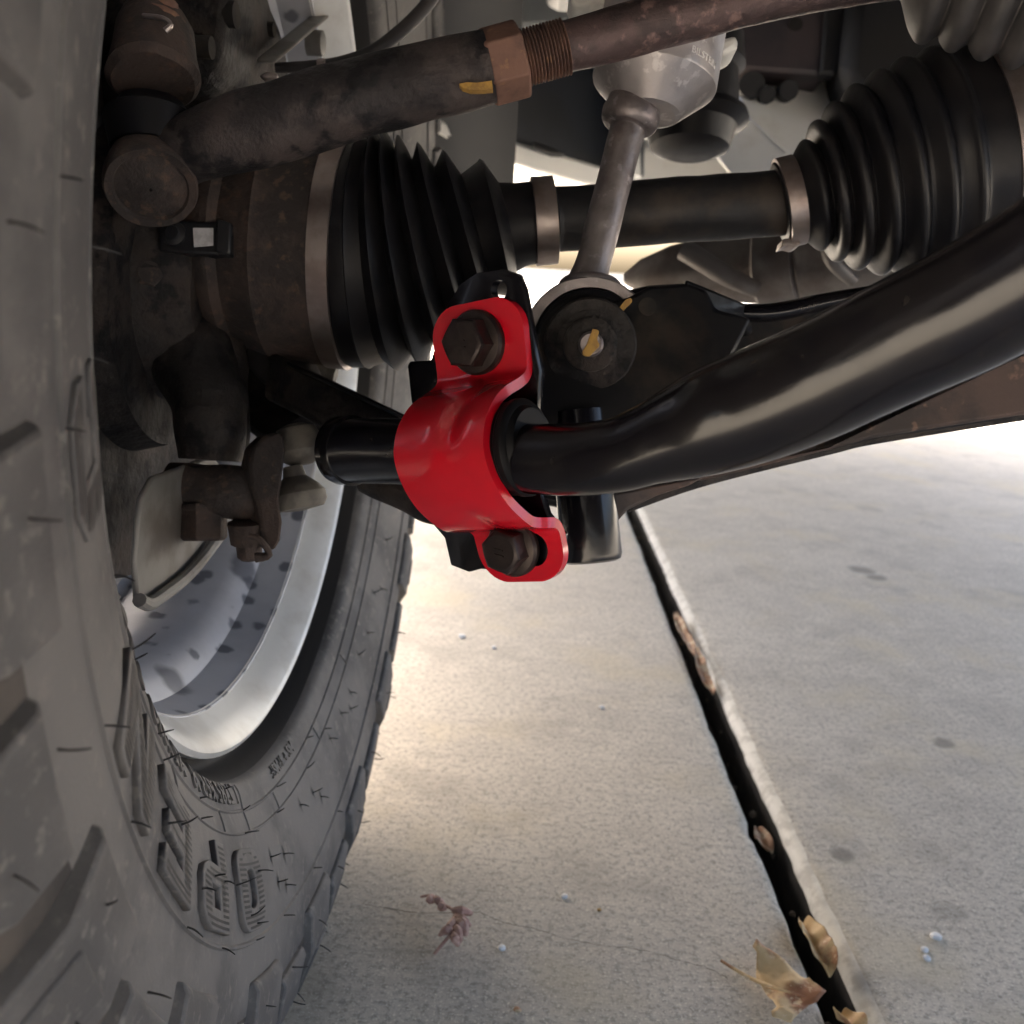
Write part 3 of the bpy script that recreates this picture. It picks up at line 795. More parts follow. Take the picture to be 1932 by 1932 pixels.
b2 = lathe('boot_band', o1 - oa * 50 * k, oa, [(0, px(77, D_C)), (.0002, px(81, D_C)), (44 * k, px(80, D_C)), (44.5 * k, px(76, D_C))], M['band'], cv, seg=64)
e0 = P(1005, 338, .522); e1 = P(1048, 332, .522)
slab('clamp_ear', [P(1003, 330, .5205), P(1012, 338, .5205), P(1030, 338, .5205), P(1042, 329, .5205), P(1046, 346, .5205), P(1000, 352, .5205)], FW * .012, M['cast'], b2, bevel=.0008)
tube('shaft', [(P(1030, 416, .528), px(62, D_C)), (P(1060, 413), px(60, D_C)), (P(1150, 407), px(59, D_C)), (P(1300, 395), px(60, D_C)), (P(1440, 385), px(61, D_C)), (P(1500, 380), px(61, D_C))], M['shaftm'], cv, seg=48, rough=.0008)
i0, i1 = P(1470, 386, .53), P(1930, 268, .512)
ia = i1 - i0; iL = ia.length; k2 = iL / 475
ip = [(0, 74), (6, 78), (34, 78), (42, 80)]
for (u, rr, vv) in ((66, 104, 92), (96, 132, 118), (132, 156, 143), (174, 176, 163), (220, 190, 176), (268, 199, 187), (318, 204, 196)):
    ip += [(u - 10, rr - 8), (u, rr), (u + 10, rr - 4), (u + 19, vv)]
ip += [(380, 200), (455, 198), (460, 180)]
lathe('inner_boot', i0, ia, crom([(a * k2, px(r, .525)) for a, r in ip], 3), M['boot'], cv, seg=96, angle=60)
lathe('boot_band', i0 + ia * (384 / 475), ia, [(0, px(200, .525)), (.0002, px(204, .525)), (44 * k2, px(205, .525)), (44.5 * k2, px(199, .525))], M['band'], cv, seg=96)
lathe('inner_joint', i0 + ia * (430 / 475), ia, [(0, px(196, .525)), (.01, px(196, .525)), (.014, px(186, .525)), (.06, px(182, .525)), (.07, .03), (.20, .03)], M['cast'], cv, seg=64)
b3 = lathe('boot_band', i0 + ia * (4 / 475), ia, [(0, px(79, .53)), (.0002, px(83, .53)), (34 * k2, px(83, .53)), (34.5 * k2, px(78, .53))], M['band'], cv, seg=64)
slab('clamp_ear', [P(1474, 466, .5235), P(1486, 462, .5235), P(1500, 466, .5235), P(1512, 460, .5235), P(1508, 448, .5235), P(1478, 450, .5235)], FW * .012, M['band'], b3, bevel=.0008)

# ------------------------------------------------------------------ shock absorber
D_S = .458
sh_ = empty('shock_absorber', at(1112, 653, D_S), 'weathered aluminium shock absorber with slim stalk and mounting eye', 'shock absorber')
s0, s1 = at(1228, 195, D_S + .004), at(1250, 60, D_S + .006)
sa = (s1 - s0).normalized()
bodyr = px(117, D_S)
slab('spring_seat', [at(1072, -20, .47), at(1150, -30, .47), at(1150, 8, .47), at(1118, 4, .47), at(1106, 16, .47), at(1080, 14, .47)], FW * .02, M['pale_lit_metal'], sh_, bevel=.003)
slab('spring_seat', [at(1330, 80, .47), at(1392, 62, .47), at(1396, 88, .47), at(1370, 104, .47), at(1334, 102, .47)], FW * .02, M['pale_lit_metal'], sh_, bevel=.003)
body = lathe('body', s0, sa, [(-.006, px(50, D_S)), (-.005, px(60, D_S)), (.0078, px(113, D_S)), (.0088, bodyr), (.0100, bodyr * 1.012), (.10, bodyr * 1.03)], M['alu'], sh_, seg=72, wob=.0002, angle=18)
st0 = at(1106, 545, D_S); st1 = at(1196, 196, D_S + .003)
sd = (st1 - st0)
def stp(f, r): return (st0 + sd * f, px(r, D_S))
tube('stalk', [stp(-.03, 48), stp(.0, 44), stp(.06, 37), stp(.18, 33), stp(.5, 34), stp(.82, 34.5), stp(.86, 36), stp(.87, 46), stp(.90, 54), stp(.95, 55), stp(.985, 50), stp(1.03, 48)], M['stalk'], sh_, seg=40, sub=6, rough=.0008)
tube('stalk_flange', [(at(1066, 537, D_S), px(11, D_S)), (at(1085, 528, D_S - .012), px(13, D_S)), (at(1118, 526, D_S - .016), px(13, D_S)), (at(1150, 533, D_S - .012), px(12, D_S)), (at(1166, 545, D_S), px(11, D_S))], M['stalk'], sh_, seg=14, sub=5, rough=.001)
ec = at(1110, 653, D_S)
ea = (TC - RT * .050 - UP * .150).normalized()
eye = lathe('eye', ec - ea * .018, ea, [(0, px(106, D_S)), (0, px(122, D_S)), (.001, px(124, D_S)), (.032, px(124, D_S)), (.033, px(121, D_S)), (.033, px(104, D_S)), (.0, px(104, D_S))], M['stalk'], sh_, seg=80, cap=False, wob=.0006)
lathe('bushing', ec - ea * .018, ea, [(0, 0), (0, px(104, D_S)), (.030, px(104, D_S)), (.034, px(100, D_S)), (.036, px(88, D_S)), (.034, px(80, D_S)), (.036, px(72, D_S)), (.035, 0)], M['boot'], eye, seg=64)
# BILSTEIN on the body
def wrap_text(name, txt, p0, axis, rad, size, ang0, zoff, m, parent, mirror_=False, hgt=.0002, bold=.0):
    cu = bpy.data.curves.new('t', 'FONT'); cu.body = txt; cu.size = size; cu.extrude = hgt; cu.resolution_u = 2; cu.offset = bold
    me = curve_mesh(cu)
    a, x, y = frame_of(axis, TC)
    inv = BASE[parent]
    for v in me.vertices:
        t = ang0 + v.co.x / rad
        v.co = inv @ (p0 + a * (zoff + v.co.y) + (x * math.cos(t) + y * math.sin(t)) * (rad + v.co.z))
    me.materials.clear(); me.materials.append(m)
    return mk(name, None, None, None, parent, mesh=me, local=True)
M['ink'] = mat('etched_print', (.72, .70, .70), .5)
M['ink2'] = mat('dark_print', (.10, .09, .09), .6)
wrap_text('lettering', 'BILSTEIN', s0, sa, bodyr * 1.02, .0046, .42, .0128, M['ink'], body)
wrap_text('lettering', 'B8', s0, sa, bodyr * 1.02, .0052, .10, .0160, M['ink'], body)
wrap_text('lettering', '177', s0, sa, bodyr * 1.02, .0062, -.62, .0170, M['ink2'], body)

# ------------------------------------------------------------------ lower control arm
la = empty('control_arm', at(1150, 760, .49), 'black lower control arm behind the thick black bar', 'control arm')
D_A = .490
web = [(1012, 640), (1020, 590), (1060, 560), (1120, 552), (1184, 545), (1226, 536), (1300, 532), (1334, 546), (1344, 566), (1352, 582), (1440, 576), (1560, 556), (1680, 540), (1800, 505), (1980, 460), (2700, 330), (2700, 650), (1980, 776), (1800, 806), (1660, 825), (1562, 850), (1330, 905), (1250, 935), (1182, 958), (1100, 965), (1020, 950), (1000, 800)]
wa = slab('arm_web', [at(u, v, D_A + .012 * max(0, (u - 1400)) / 500) for u, v in web], FW * .035, M['blackarm'], la, bevel=.003)
D_E = .436
ear = [(1110 + 103 * math.cos(R_(a_)), 655 - 103 * math.sin(R_(a_))) for a_ in range(200, 55, -10)] + [(1186, 560), (1226, 538), (1300, 533), (1334, 546), (1344, 566), (1352, 582), (1420, 600), (1380, 680), (1260, 740), (1180, 800), (1020, 800), (1004, 740)]
slab('clevis_ear', [at(u, v, D_E) for u, v in ear], FW * .006, M['blackarm'], la, bevel=.002)
beam('clevis_gusset', at(1290, 560, D_E + .004), at(1420, 610, D_A + .01), UP * px(60, .46), FW * .01, M['blackarm'], la, bevel=.002)
lathe('drain_hole', at(1222, 578, D_E - .0006), FW, [(0, px(17, D_E)), (.0004, px(17, D_E)), (.0005, 0)], M['soil_and_shade'], la, seg=24)
tube('pressed_rib', [(at(1350, 585, D_A), px(14, D_A)), (at(1450, 590, D_A), px(18, D_A)), (at(1570, 566, D_A), px(16, D_A)), (at(1700, 545, D_A), px(14, D_A))], M['black'], la, seg=14, sx=1.4)
tube('lower_flange', [(at(1180, 955, D_A - .004), px(13, D_A)), (at(1330, 905, D_A), px(12, D_A)), (at(1562, 846, D_A + .01), px(13, D_A)), (at(1660, 823, D_A + .014), px(14, D_A)), (at(1980, 772, D_A + .02), px(15, D_A))], M['cast'], la, seg=14)
M['armrust'] = mat('rust_brown_arm', (.075, .050, .042), .6, .2, c2=(.036, .028, .026), s2=24, c3=(.15, .095, .07), s3=80, bump=.4, bs=180)
slab('lower_skirt', [at(1300, 900, .474), at(1420, 868, .474), at(1562, 838, .474), at(1640, 800, .474), at(1980, 640, .474), at(2700, 560, .474), at(2700, 650, .474), at(1980, 774, .474), at(1660, 823, .474), at(1562, 849, .474), at(1330, 906, .474)], FW * .012, M['armrust'], la, bevel=.002)
slab('boss_gusset', [at(1150, 930, .452), at(1330, 900, .462), at(1300, 916, .462), at(1240, 935, .458), at(1185, 962, .452), at(1160, 990, .45)], FW * .02, M['armrust'], la, bevel=.002)
q0, q1 = at(1106, 940, .445), at(1118, 1070, .445)
lathe('stop_boss', q0, q1 - q0, [(-.04, px(55, .445)), (0, px(56, .445)), (.026, px(58, .445)), (.0285, px(55, .445)), (.0295, px(46, .445)), (.0292, 0)], M['black'], la, seg=48)
lathe('stop_boss', at(1094, 750, .462), at(1100, 800, .455) - at(1094, 750, .462), [(-.004, px(64, .46)), (0, px(66, .46)), (.002, px(60, .46)), (.02, px(58, .46))], M['black'], la, seg=40)
beam('outer_arm', at(520, 716, .545), at(860, 880, .475), UP * px(92, .5) + RT * .004, TC * .045, M['cast'], la, bevel=.004, taper=.95)
beam('outer_arm_cap', at(560, 697, .525), at(800, 808, .47), UP * px(8, .5), TC * .052, M['blackarm'], la, bevel=.002)
slab('ball_joint_carrier', [at(440, 690, .555), at(560, 688, .55), at(650, 760, .54), at(650, 836, .535), at(570, 800, .535), at(500, 838, .54), at(450, 800, .55)], FW * .03, M['cast'], la, bevel=.004)
tube('arm_gusset', [(at(690, 905, .49), px(24, .49)), (at(760, 932, .48), px(34, .48)), (at(815, 960, .47), px(30, .47)), (at(870, 968, .46), px(26, .46))], M['cast'], la, seg=18, rough=.002)
tube('ball_joint_cover', [(at(470, 655, .56), px(26, .55)), (at(520, 690, .555), px(42, .55)), (at(560, 715, .55), px(46, .55)), (at(585, 740, .545), px(30, .55))], M['boot2'], la, seg=24)
lathe('grease_cap', at(560, 690, .56), RT - UP * .25, [(0, px(34, .56)), (px(48, .56), px(30, .56)), (px(62, .56), px(20, .56)), (px(76, .56), px(18, .56)), (px(77, .56), 0)], M['rubcream'], la, seg=28)
mb = empty('mount_bolt', ec + ea * .03, 'rusty shock mounting bolt with yellow paint marks', 'bolt')
lathe('washer', ec + ea * .0225, ea, [(-.004, px(84, D_S)), (.001, px(84, D_S)), (.0024, px(80, D_S)), (.0024, 0)], M['cast'], mb, seg=48)
nt_ = lathe('nut', ec + ea * .0248, ea, [(0, px(58, D_S)), (.0018, px(60, D_S)), (.0022, px(48, D_S)), (.008, px(47, D_S)), (.0092, px(40, D_S)), (.0092, 0)], M['cast'], mb, seg=36)
lathe('bolt_end', ec + ea * .033, ea, [(0, px(22, D_S)), (.0055, px(22, D_S)), (.0068, px(18, D_S)), (.0068, 0)], M['stalk'], mb, seg=28)
def blob(name, pts, dpt, par, thick=.0014):
    return slab(name, [at(u, v, dpt) for u, v in crom(pts + pts[:1], 3)[:-1]], FW * thick, M['yellow'], par, bevel=.0003)
dB = (ec + ea * .0405 - CAM).dot(FW)
blob('paint_mark', [(1118, 620), (1130, 624), (1127, 640), (1131, 652), (1120, 664), (1112, 672), (1101, 670), (1098, 664), (1106, 652), (1112, 636)], dB - .0003, mb)
for pts in ([(1132, 604), (1140, 612), (1142, 616), (1136, 610)], [(1142, 602), (1152, 604), (1150, 611), (1144, 612)], [(1146, 588), (1156, 598), (1154, 600), (1148, 596)]):
    blob('paint_mark', pts, (ec + ea * .0265 - CAM).dot(FW), mb)
blob('paint_mark', [(1158, 590), (1170, 578), (1180, 566), (1190, 562), (1192, 570), (1182, 580), (1172, 590), (1160, 594)], D_E - .0008, mb, .002)

# ------------------------------------------------------------------ thick black bar
bar = empty('stabilizer_bar', at(1250, 830, .34), 'thick glossy black bent bar running from the red clamp to the right', 'bar')
bpts = [(640, 850, .437, 62), (770, 852, .412, 62), (860, 858, .395, 63), (1010, 866, .372, 67), (1100, 866, .358, 69), (1170, 857, .349, 71), (1225, 838, .343, 77), (1290, 814, .337, 91), (1350, 792, .331, 102), (1420, 767, .325, 108), (1560, 710, .309, 112), (1700, 640, .296, 118), (1830, 578, .284, 123), (1960, 505, .272, 128), (2120, 400, .258, 134)]
bar_pts = [(at(u, v, d), px(r, d)) for u, v, d, r in bpts]
be = bar_pts[-1][0]
bd = (be - bar_pts[-2][0]).normalized()
bar_pts += [(be + bd * .05, .0189), (be + bd * .10 + Vector((.02, 0, 0)), .0189), (be + bd * .13 + Vector((.08, 0, 0)), .0189), (be + bd * .14 + Vector((.70, 0, 0)), .0189)]
tube('bar_tube', bar_pts, M['black'], bar, seg=64, sub=8, rough=.0003)
ta = (at(770, 852, .412) - at(650, 850, .436)).normalized()
lathe('end_cap', at(650, 850, .436) - ta * .004, ta, [(0, px(48, .43)), (.001, px(60, .43)), (.003, px(66, .43)), (.0095, px(67, .43)), (.011, px(60, .43))], M['black'], bar, seg=48)
Oc = at(860, 858, .395)
n_al, n_be = R_(33), R_(9)
cn = (-RT * math.sin(n_al) * math.cos(n_be) - UP * math.sin(n_be) + TC * math.cos(n_al) * math.cos(n_be)).normalized()
ct_ = (at(1010, 866, .372) - at(770, 852, .412)).normalized()
ct_ = (ct_ - cn * ct_.dot(cn)).normalized()
ct_ = (Matrix.Rotation(R_(7), 3, cn) @ ct_).normalized()
cb = cn.cross(ct_).normalized()
def cl(b, n_, t): return Oc + cb * b + cn * n_ + ct_ * t
lathe('bushing', cl(0, 0, 0), ct_, [(-.017, .0145), (-.0165, .0182), (.0310, .0185), (.0318, .0192), (.0342, .0192), (.0352, .0184), (.0358, .0165), (.038, .0150)], M['bush'], bar, seg=64)

# ------------------------------------------------------------------ black mounting plate
Pp = cl(0, -.0172, 0)
plate_uv = [(845, 572), (868, 535), (900, 514), (945, 508), (975, 518), (986, 545), (1004, 640), (1018, 700), (1012, 800), (1010, 900), (1030, 970), (1062, 1010), (1055, 1060), (1010, 1078), (960, 1078), (906, 1074), (884, 1080), (850, 1067), (838, 1015), (812, 985), (800, 960), (786, 800), (775, 755), (768, 690), (772, 682), (812, 680)]
pts = [on_plane(u, v, Pp, cn) for u, v in plate_uv]
mp = slab('mounting_plate', pts, -cn * .005, M['black'], None, bevel=.0008)
def apply_bool(o, cut):
    m = o.modifiers.new('x', 'BOOLEAN'); m.object = cut; m.operation = 'DIFFERENCE'; m.solver = 'EXACT'
    dg = bpy.context.evaluated_depsgraph_get()
    me = bpy.data.meshes.new_from_object(o.evaluated_get(dg))
    o.modifiers.clear(); o.data = me
    bpy.data.objects.remove(cut)
    me.polygons.foreach_set('use_smooth', [True] * len(me.polygons)); me.set_sharp_from_angle(angle=R_(32))
hc = on_plane(941, 547, Pp, cn)
cut = lathe('cut', hc - cn * .02, cn, [(0, px(18, .4)), (.04, px(18, .4))], None, None, seg=28)
bpy.context.view_layer.update()
apply_bool(mp, cut)
tag(mp, 'black steel mounting plate behind the red clamp with a round hole', 'plate')

# ------------------------------------------------------------------ red clamp
prof_c = [(.0605, -.015), (.052, -.015), (.042, -.015), (.0325, -.0150), (.0282, -.0128), (.0252, -.0070), (.0228, .0005), (.0190, .0088), (.0125, .0162), (.0050, .0202), (-.0010, .0207), (-.0085, .0184), (-.0160, .0136), (-.0230, .0072), (-.0285, .0006), (-.0306, -.0050), (-.0316, -.0105), (-.0345, -.0142), (-.040, -.015), (-.047, -.015), (-.0560, -.015)]
pc = crom(prof_c, 10)
acc = [0]
for a, b in zip(pc, pc[1:]): acc.append(acc[-1] + math.hypot(b[0] - a[0], b[1] - a[1]))
TOT = acc[-1]
def wfun(s):
    # half width and centre along the bar for a place along the strap
    key = [(0, .0228, .0095), (.034, .0224, .0088), (.05, .0216, .0078), (.10, .0218, .0086), (.118, .0218, .0104), (.128, .0212, .0152), (TOT, .0208, .0168)]
    for (a, w0, c0), (b, w1, c1) in zip(key, key[1:]):
        if s <= b:
            t = (s - a) / (b - a); t = t * t * (3 - 2 * t); return w0 + (w1 - w0) * t, c0 + (c1 - c0) * t
    return key[-1][1:]
rr = .0135
ss = []
i = 0
for k_ in range(9): ss.append(rr * (1 - math.cos(math.pi / 2 * k_ / 8)) if k_ else .00005)
ss += [rr + (TOT - 2 * rr) * q / 76 for q in range(1, 77)]
ss += [TOT - rr * (1 - math.cos(math.pi / 2 * k_ / 8)) if k_ else TOT - .00005 for k_ in range(7, -1, -1)]
V, Fc = [], []
NW = 26
for s in ss:
    j = max(q for q in range(len(acc)) if acc[q] <= s); j = min(j, len(acc) - 2)
    t = (s - acc[j]) / (acc[j + 1] - acc[j])
    b = pc[j][0] + (pc[j + 1][0] - pc[j][0]) * t; nn = pc[j][1] + (pc[j + 1][1] - pc[j][1]) * t
    hw, c = wfun(s)
    e = min(s, TOT - s)
    cut_ = rr - math.sqrt(max(rr * rr - (rr - e) ** 2, 0)) if e < rr else 0
    for q in range(NW + 1):
        f = -1 + 2 * q / NW
        x = c + f * (hw - cut_)
        V.append(cl(b, nn - .0036 * math.exp(-((s - .058) / .016) ** 2 - ((x - c - .006 + (s - .058) * .12) / .0050) ** 2) - .0030 * math.exp(-((s - .115) / .008) ** 2 - ((x - c - .001) / .0055) ** 2) + (.0006 * noise.noise(Vector((b * 55, x * 60, 3.3))) if .022 < s < TOT - .02 else 0), x))
for i in range(len(ss) - 1):
    for q in range(NW):
        Fc.append((i * (NW + 1) + q, i * (NW + 1) + q + 1, (i + 1) * (NW + 1) + q + 1, (i + 1) * (NW + 1) + q))
red = empty('pipe_clamp', Oc, 'glossy red steel clamp strap bolted over the black bar', 'clamp')
strap = mk('strap', V, Fc, M['red'], red, solid=.0042, angle=60)
sl_c = cl(-.0425, -.015, .0172)
cv_, cf_ = [], []
cap_pts = []
for k_ in range(24):
    a = 2 * math.pi * k_ / 24
    cap_pts.append(sl_c + ct_ * (math.cos(a) * .0072 + (.0055 if math.cos(a) > 0 else -.0055)) + cb * math.sin(a) * .0072)
cut = slab('cut', [p - cn * .02 for p in cap_pts], cn * .035, None, None)
bpy.context.view_layer.update()
apply_bool(strap, cut)
m = strap.modifiers.new('b', 'BEVEL'); m.width = .0008; m.segments = 3; m.limit_method = 'ANGLE'; m.angle_limit = R_(40)
strap.data.materials.clear(); strap.data.materials.append(M['red'])
bolt('hex_bolt', cl(.0440, -.0128, .0094), cn, .0184, .0124, .0132, .0036, M['boltm'], red, hint=cb, mark=True, spin=.32)
bolt('hex_bolt', cl(-.0412, -.0128, .0140), cn, .0168, .0118, .0122, .0034, M['boltm'], red, hint=cb, mark=True, spin=.15)

# ------------------------------------------------------------------ vehicle body and frame behind
fr = empty('frame_rail', at(1050, 200, 1.2), 'dark blue-grey frame rail with pale lower flange behind the shock absorber', 'frame rail')
slab('side_web', [at(840, 110, 1.0), at(1000, 70, 1.15), at(1185, 60, 1.3), at(1178, 335, 1.3), at(1060, 305, 1.2), at(830, 232, 1.0)], Vector((.04, .12, .01)), M['under'], fr, bevel=.006)
slab('lower_flange', [at(818, 222, .99), at(1000, 275, 1.13), at(1190, 330, 1.29), at(1192, 356, 1.29), at(1120, 350, 1.24), at(1000, 318, 1.13), at(900, 282, 1.06), at(820, 252, .99)], Vector((.02, .08, .0)), M['pale_lit_metal'], fr, bevel=.004)
slab('slot', [at(1005, 266, 1.10), at(1040, 276, 1.12), at(1066, 292, 1.14), at(1040, 291, 1.12), at(1008, 279, 1.10)], Vector((.0, .03, .0)), M['frame'], fr, bevel=.002)
slab('end_plate', [at(1158, 120, 1.26), at(1180, 90, 1.26), at(1190, 330, 1.26), at(1165, 330, 1.26)], Vector((.02, .05, 0)), M['pale_lit_metal'], fr, bevel=.003)
cm = empty('cross_member', at(1450, 220, 1.0), 'pale sheet metal cross member with oval holes', 'cross member')
pm = slab('face_plate', [at(1378, 128, 1.02), at(1480, 128, 1.03), at(1560, 134, 1.04), at(1640, 180, 1.04), at(1620, 290, 1.0), at(1500, 305, .97), at(1400, 215, .98)], Vector((.0, .06, .03)), M['pale_lit_metal'], cm, bevel=.006)
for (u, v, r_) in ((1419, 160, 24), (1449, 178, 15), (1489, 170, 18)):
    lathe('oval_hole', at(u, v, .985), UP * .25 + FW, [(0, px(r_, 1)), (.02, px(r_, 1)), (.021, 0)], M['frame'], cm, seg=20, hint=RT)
slab('lower_facet', [at(1345, 290, .98), at(1405, 218, .99), at(1500, 280, .985), at(1460, 325, .97), at(1380, 335, .97)], Vector((.02, .05, .0)), M['pale_lit_metal'], cm, bevel=.004)
slab('rear_panel', [at(1196, 275, 1.5), at(1350, 285, 1.5), at(1480, 320, 1.5), at(1500, 370, 1.5), at(1190, 380, 1.5)], Vector((.0, .06, .02)), M['pale_lit_metal'], cm, bevel=.01)
bs_ = empty('bump_stop', at(1310, 200, .80), 'black rubber bump stop beside the shock absorber', 'bump stop')
z0, z1 = at(1312, 70, .80), at(1300, 290, .80)
zl = (z1 - z0).length
lathe('rubber_body', z0, z1 - z0, [(0, px(90, .8)), (zl * .25, px(96, .8)), (zl * .30, px(84, .8)), (zl * .62, px(88, .8)), (zl * .66, px(104, .8)), (zl * .72, px(108, .8)), (zl * .78, px(86, .8)), (zl * .95, px(74, .8)), (zl, px(50, .8))], M['boot'], bs_, seg=40)
pb = empty('body_mount', at(1500, 60, 1.05), 'dark brown body mount bracket above the pale cross member', 'bracket')
slab('bracket_plate', [at(1330, -40, .98), at(1600, -40, .98), at(1590, 20, .98), at(1572, 120, .98), at(1560, 142, .98), at(1380, 128, .98)], FW * .05, mat('bracket_brown', (.05, .038, .04), .6, c2=(.03, .026, .03), s2=14), pb, bevel=.004)
slab('bracket_edge', [at(1562, -40, .975), at(1640, -40, .975), at(1600, 60, .975), at(1578, 140, .975), at(1548, 138, .975)], FW * .02, M['frame'], pb, bevel=.003)
lathe('bolt_hole', at(1502, 45, .978), FW, [(0, px(13, .98)), (.001, px(13, .98)), (.0012, 0)], M['soil_and_shade'], pb, seg=20)
di = empty('differential', at(1500, 470, .8), 'weathered cast housing of the differential below the drive shaft', 'axle housing')
h0, h1 = at(1180, 525, .86), at(1800, 455, .74)
hl = (h1 - h0).length
lathe('housing', h0, h1 - h0, [(0, px(10, .85)), (hl * .06, px(30, .85)), (hl * .16, px(52, .85)), (hl * .30, px(64, .83)), (hl * .44, px(72, .82)), (hl * .45, px(80, .82)), (hl * .56, px(84, .8)), (hl * .57, px(78, .8)), (hl * .58, px(86, .8)), (hl * .75, px(90, .78)), (hl, px(98, .75))], M['diff'], di, seg=56, wob=.004)
tube('cast_rib', [(at(1290, 470, .78), px(20, .8)), (at(1370, 520, .77), px(18, .8)), (at(1430, 548, .77), px(14, .8))], M['diff'], di, seg=14)
tube('cast_rib', [(at(1560, 440, .72), px(14, .75)), (at(1570, 490, .72), px(14, .75)), (at(1610, 530, .73), px(12, .75))], M['diff'], di, seg=14)

gb = empty('infill', at(1680, 80, .98), 'black gearbox block standing in for the dark void behind the right bellows boot', 'infill')
slab('housing', [at(1602, -60, .96), at(1960, -60, .96), at(1960, 330, .96), at(1690, 270, .96), at(1612, 190, .96), at(1580, 140, .96)], FW * .4 + RT * .05, M['frame'], gb, bevel=.02)  # dark block added to paint in a black void
slab('upper_infill', [at(1300, -70, 1.20), at(1640, -70, 1.20), at(1620, 130, 1.20), at(1380, 125, 1.20)], FW * .3, M['frame'], gb, bevel=.02)
ub = empty('vehicle_body', (0.5, 1.5, .8), 'dark vehicle underbody above the suspension', 'vehicle')
box('floor_pan', (-.42, 1.12, .84), (1.42, 4.1, .92), M['under'], ub, bevel=.02)
slab('front_outrigger', [at(825, -50, 1.45), at(1120, -50, 1.45), at(1115, 30, 1.45), at(1060, 52, 1.45), at(930, 58, 1.45), at(840, 44, 1.45)], Vector((0, .3, .05)), M['pale'], ub, bevel=.012)
box('floor_rib', (.0, 1.25, .77), (.30, 1.45, .845), M['under'], ub, bevel=.02)
box('engine_mass', (.12, .10, .72), (1.05, .95, 1.0), M['frame'], ub, bevel=.02)  # unseen block added to keep sky light off the suspension
box('sill_light_block', (-.40, 1.22, .45), (-.36, 4.1, .95), M['under'], ub)  # unseen; bottom lowered to keep sun off the ground beside the tyre
box('bonnet', (-.36, -.55, 1.05), (1.40, 1.2, 1.16), M['under'], ub, bevel=.04)  # unseen; added so the vehicle casts its shadow
box('bumper_light_block', (-.42, -.62, .42), (1.46, -.44, .86), M['plastic'], ub, bevel=.05)  # unseen; hangs low to block light from the front
box('front_panel', (-.36, -.50, .84), (1.40, -.42, 1.06), M['under'], ub)
box('cabin', (-.38, 1.1, .93), (1.50, 4.2, 1.72), M['under'], ub, bevel=.1)  # unseen; added and widened to hold off the sun
V, Fc = [], []
for k_ in range(25):
    a = R_(-86 + 176 * k_ / 24)      # arch over the wheel
    for x in (-.40, -.10 if k_ < 9 else -.02):
        V.append((x, .54 + math.sin(a) * .56, H - .02 + math.cos(a) * .56))
for k_ in range(24): Fc.append((2 * k_, 2 * k_ + 1, 2 * k_ + 3, 2 * k_ + 2))
mk('fender_liner', V, Fc, M['plastic'], ub, solid=.006)  # front part extended out of view to shade the upper tyre
box('fender_inner', (-.03, -.1, .78), (.14, 1.2, 1.0), M['frame'], ub, bevel=.01)

# brake line and bracket seen above the tie rod
bh = empty('brake_hose', at(700, 90, .56), 'black brake hose curving up behind the tie rod', 'hose')
tube('hose', [(at(520, 128, .56), px(9, .56)), (at(580, 126, .56), px(11, .56)), (at(640, 118, .56), px(11, .56)), (at(700, 98, .56), px(12, .56)), (at(752, 62, .56), px(13, .56)), (at(800, 15, .56), px(13, .56)), (at(840, -40, .56), px(13, .56))], M['boot2'], bh, seg=14)
lathe('hose_fitting', at(600, 126, .558), RT, [(0, px(15, .56)), (.004, px(15, .56)), (.0045, px(11, .56))], M['band'], bh, seg=6)
slab('hose_clip', [at(488, 142, .52), at(502, 134, .52), at(522, 136, .52), at(524, 146, .52), at(498, 150, .52)], FW * .004, M['band'], bh, bevel=.001)
bc = empty('brake_caliper', at(560, 60, .56), 'dark brake caliper with a pale edged bracket above the tie rod', 'brake caliper')
V, Fc = [], []
ar = [(-.115, .105), (-.045, .105), (-.035, .115), (-.030, .150), (-.034, .186), (-.05, .200), (-.115, .200)]
na = 14
for i_ in range(na + 1):
    f_ = 98 + (182 - 98) * i_ / na
    for d_, r_ in ar: V.append(WM @ wl(f_, d_, r_ + .003 * math.sin(i_ * 1.9)))
n_ = len(ar)
for i_ in range(na):
    for k_ in range(n_): Fc.append((i_ * n_ + k_, i_ * n_ + (k_ + 1) % n_, (i_ + 1) * n_ + (k_ + 1) % n_, (i_ + 1) * n_ + k_))
Fc += [list(range(n_)), [na * n_ + k_ for k_ in range(n_)]]
mk('caliper_body', V, Fc, M['cast'], bc, bevel=.004)
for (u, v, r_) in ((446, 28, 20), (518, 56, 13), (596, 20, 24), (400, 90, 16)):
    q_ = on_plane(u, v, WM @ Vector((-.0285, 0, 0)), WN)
    lathe('cooling_hole', q_, -WN, [(0, px(r_, .6)), (.02, px(r_, .6)), (.021, 0)], M['soil_and_shade'], bc, seg=22)
e0_, e1_ = on_plane(505, 112, WM @ Vector((-.022, 0, 0)), WN), on_plane(700, -48, WM @ Vector((-.022, 0, 0)), WN)
beam('pale_edge', e0_, e1_, (UP + RT * .8) * px(14, .56), WN * .012, M['shield'], bc, bevel=.002)
lathe('edge_lug', on_plane(580, 80, WM @ Vector((-.022, 0, 0)), WN), WN, [(0, px(24, .58)), (.010, px(24, .58)), (.011, px(16, .58)), (.0112, 0)], M['shield'], bc, seg=24)

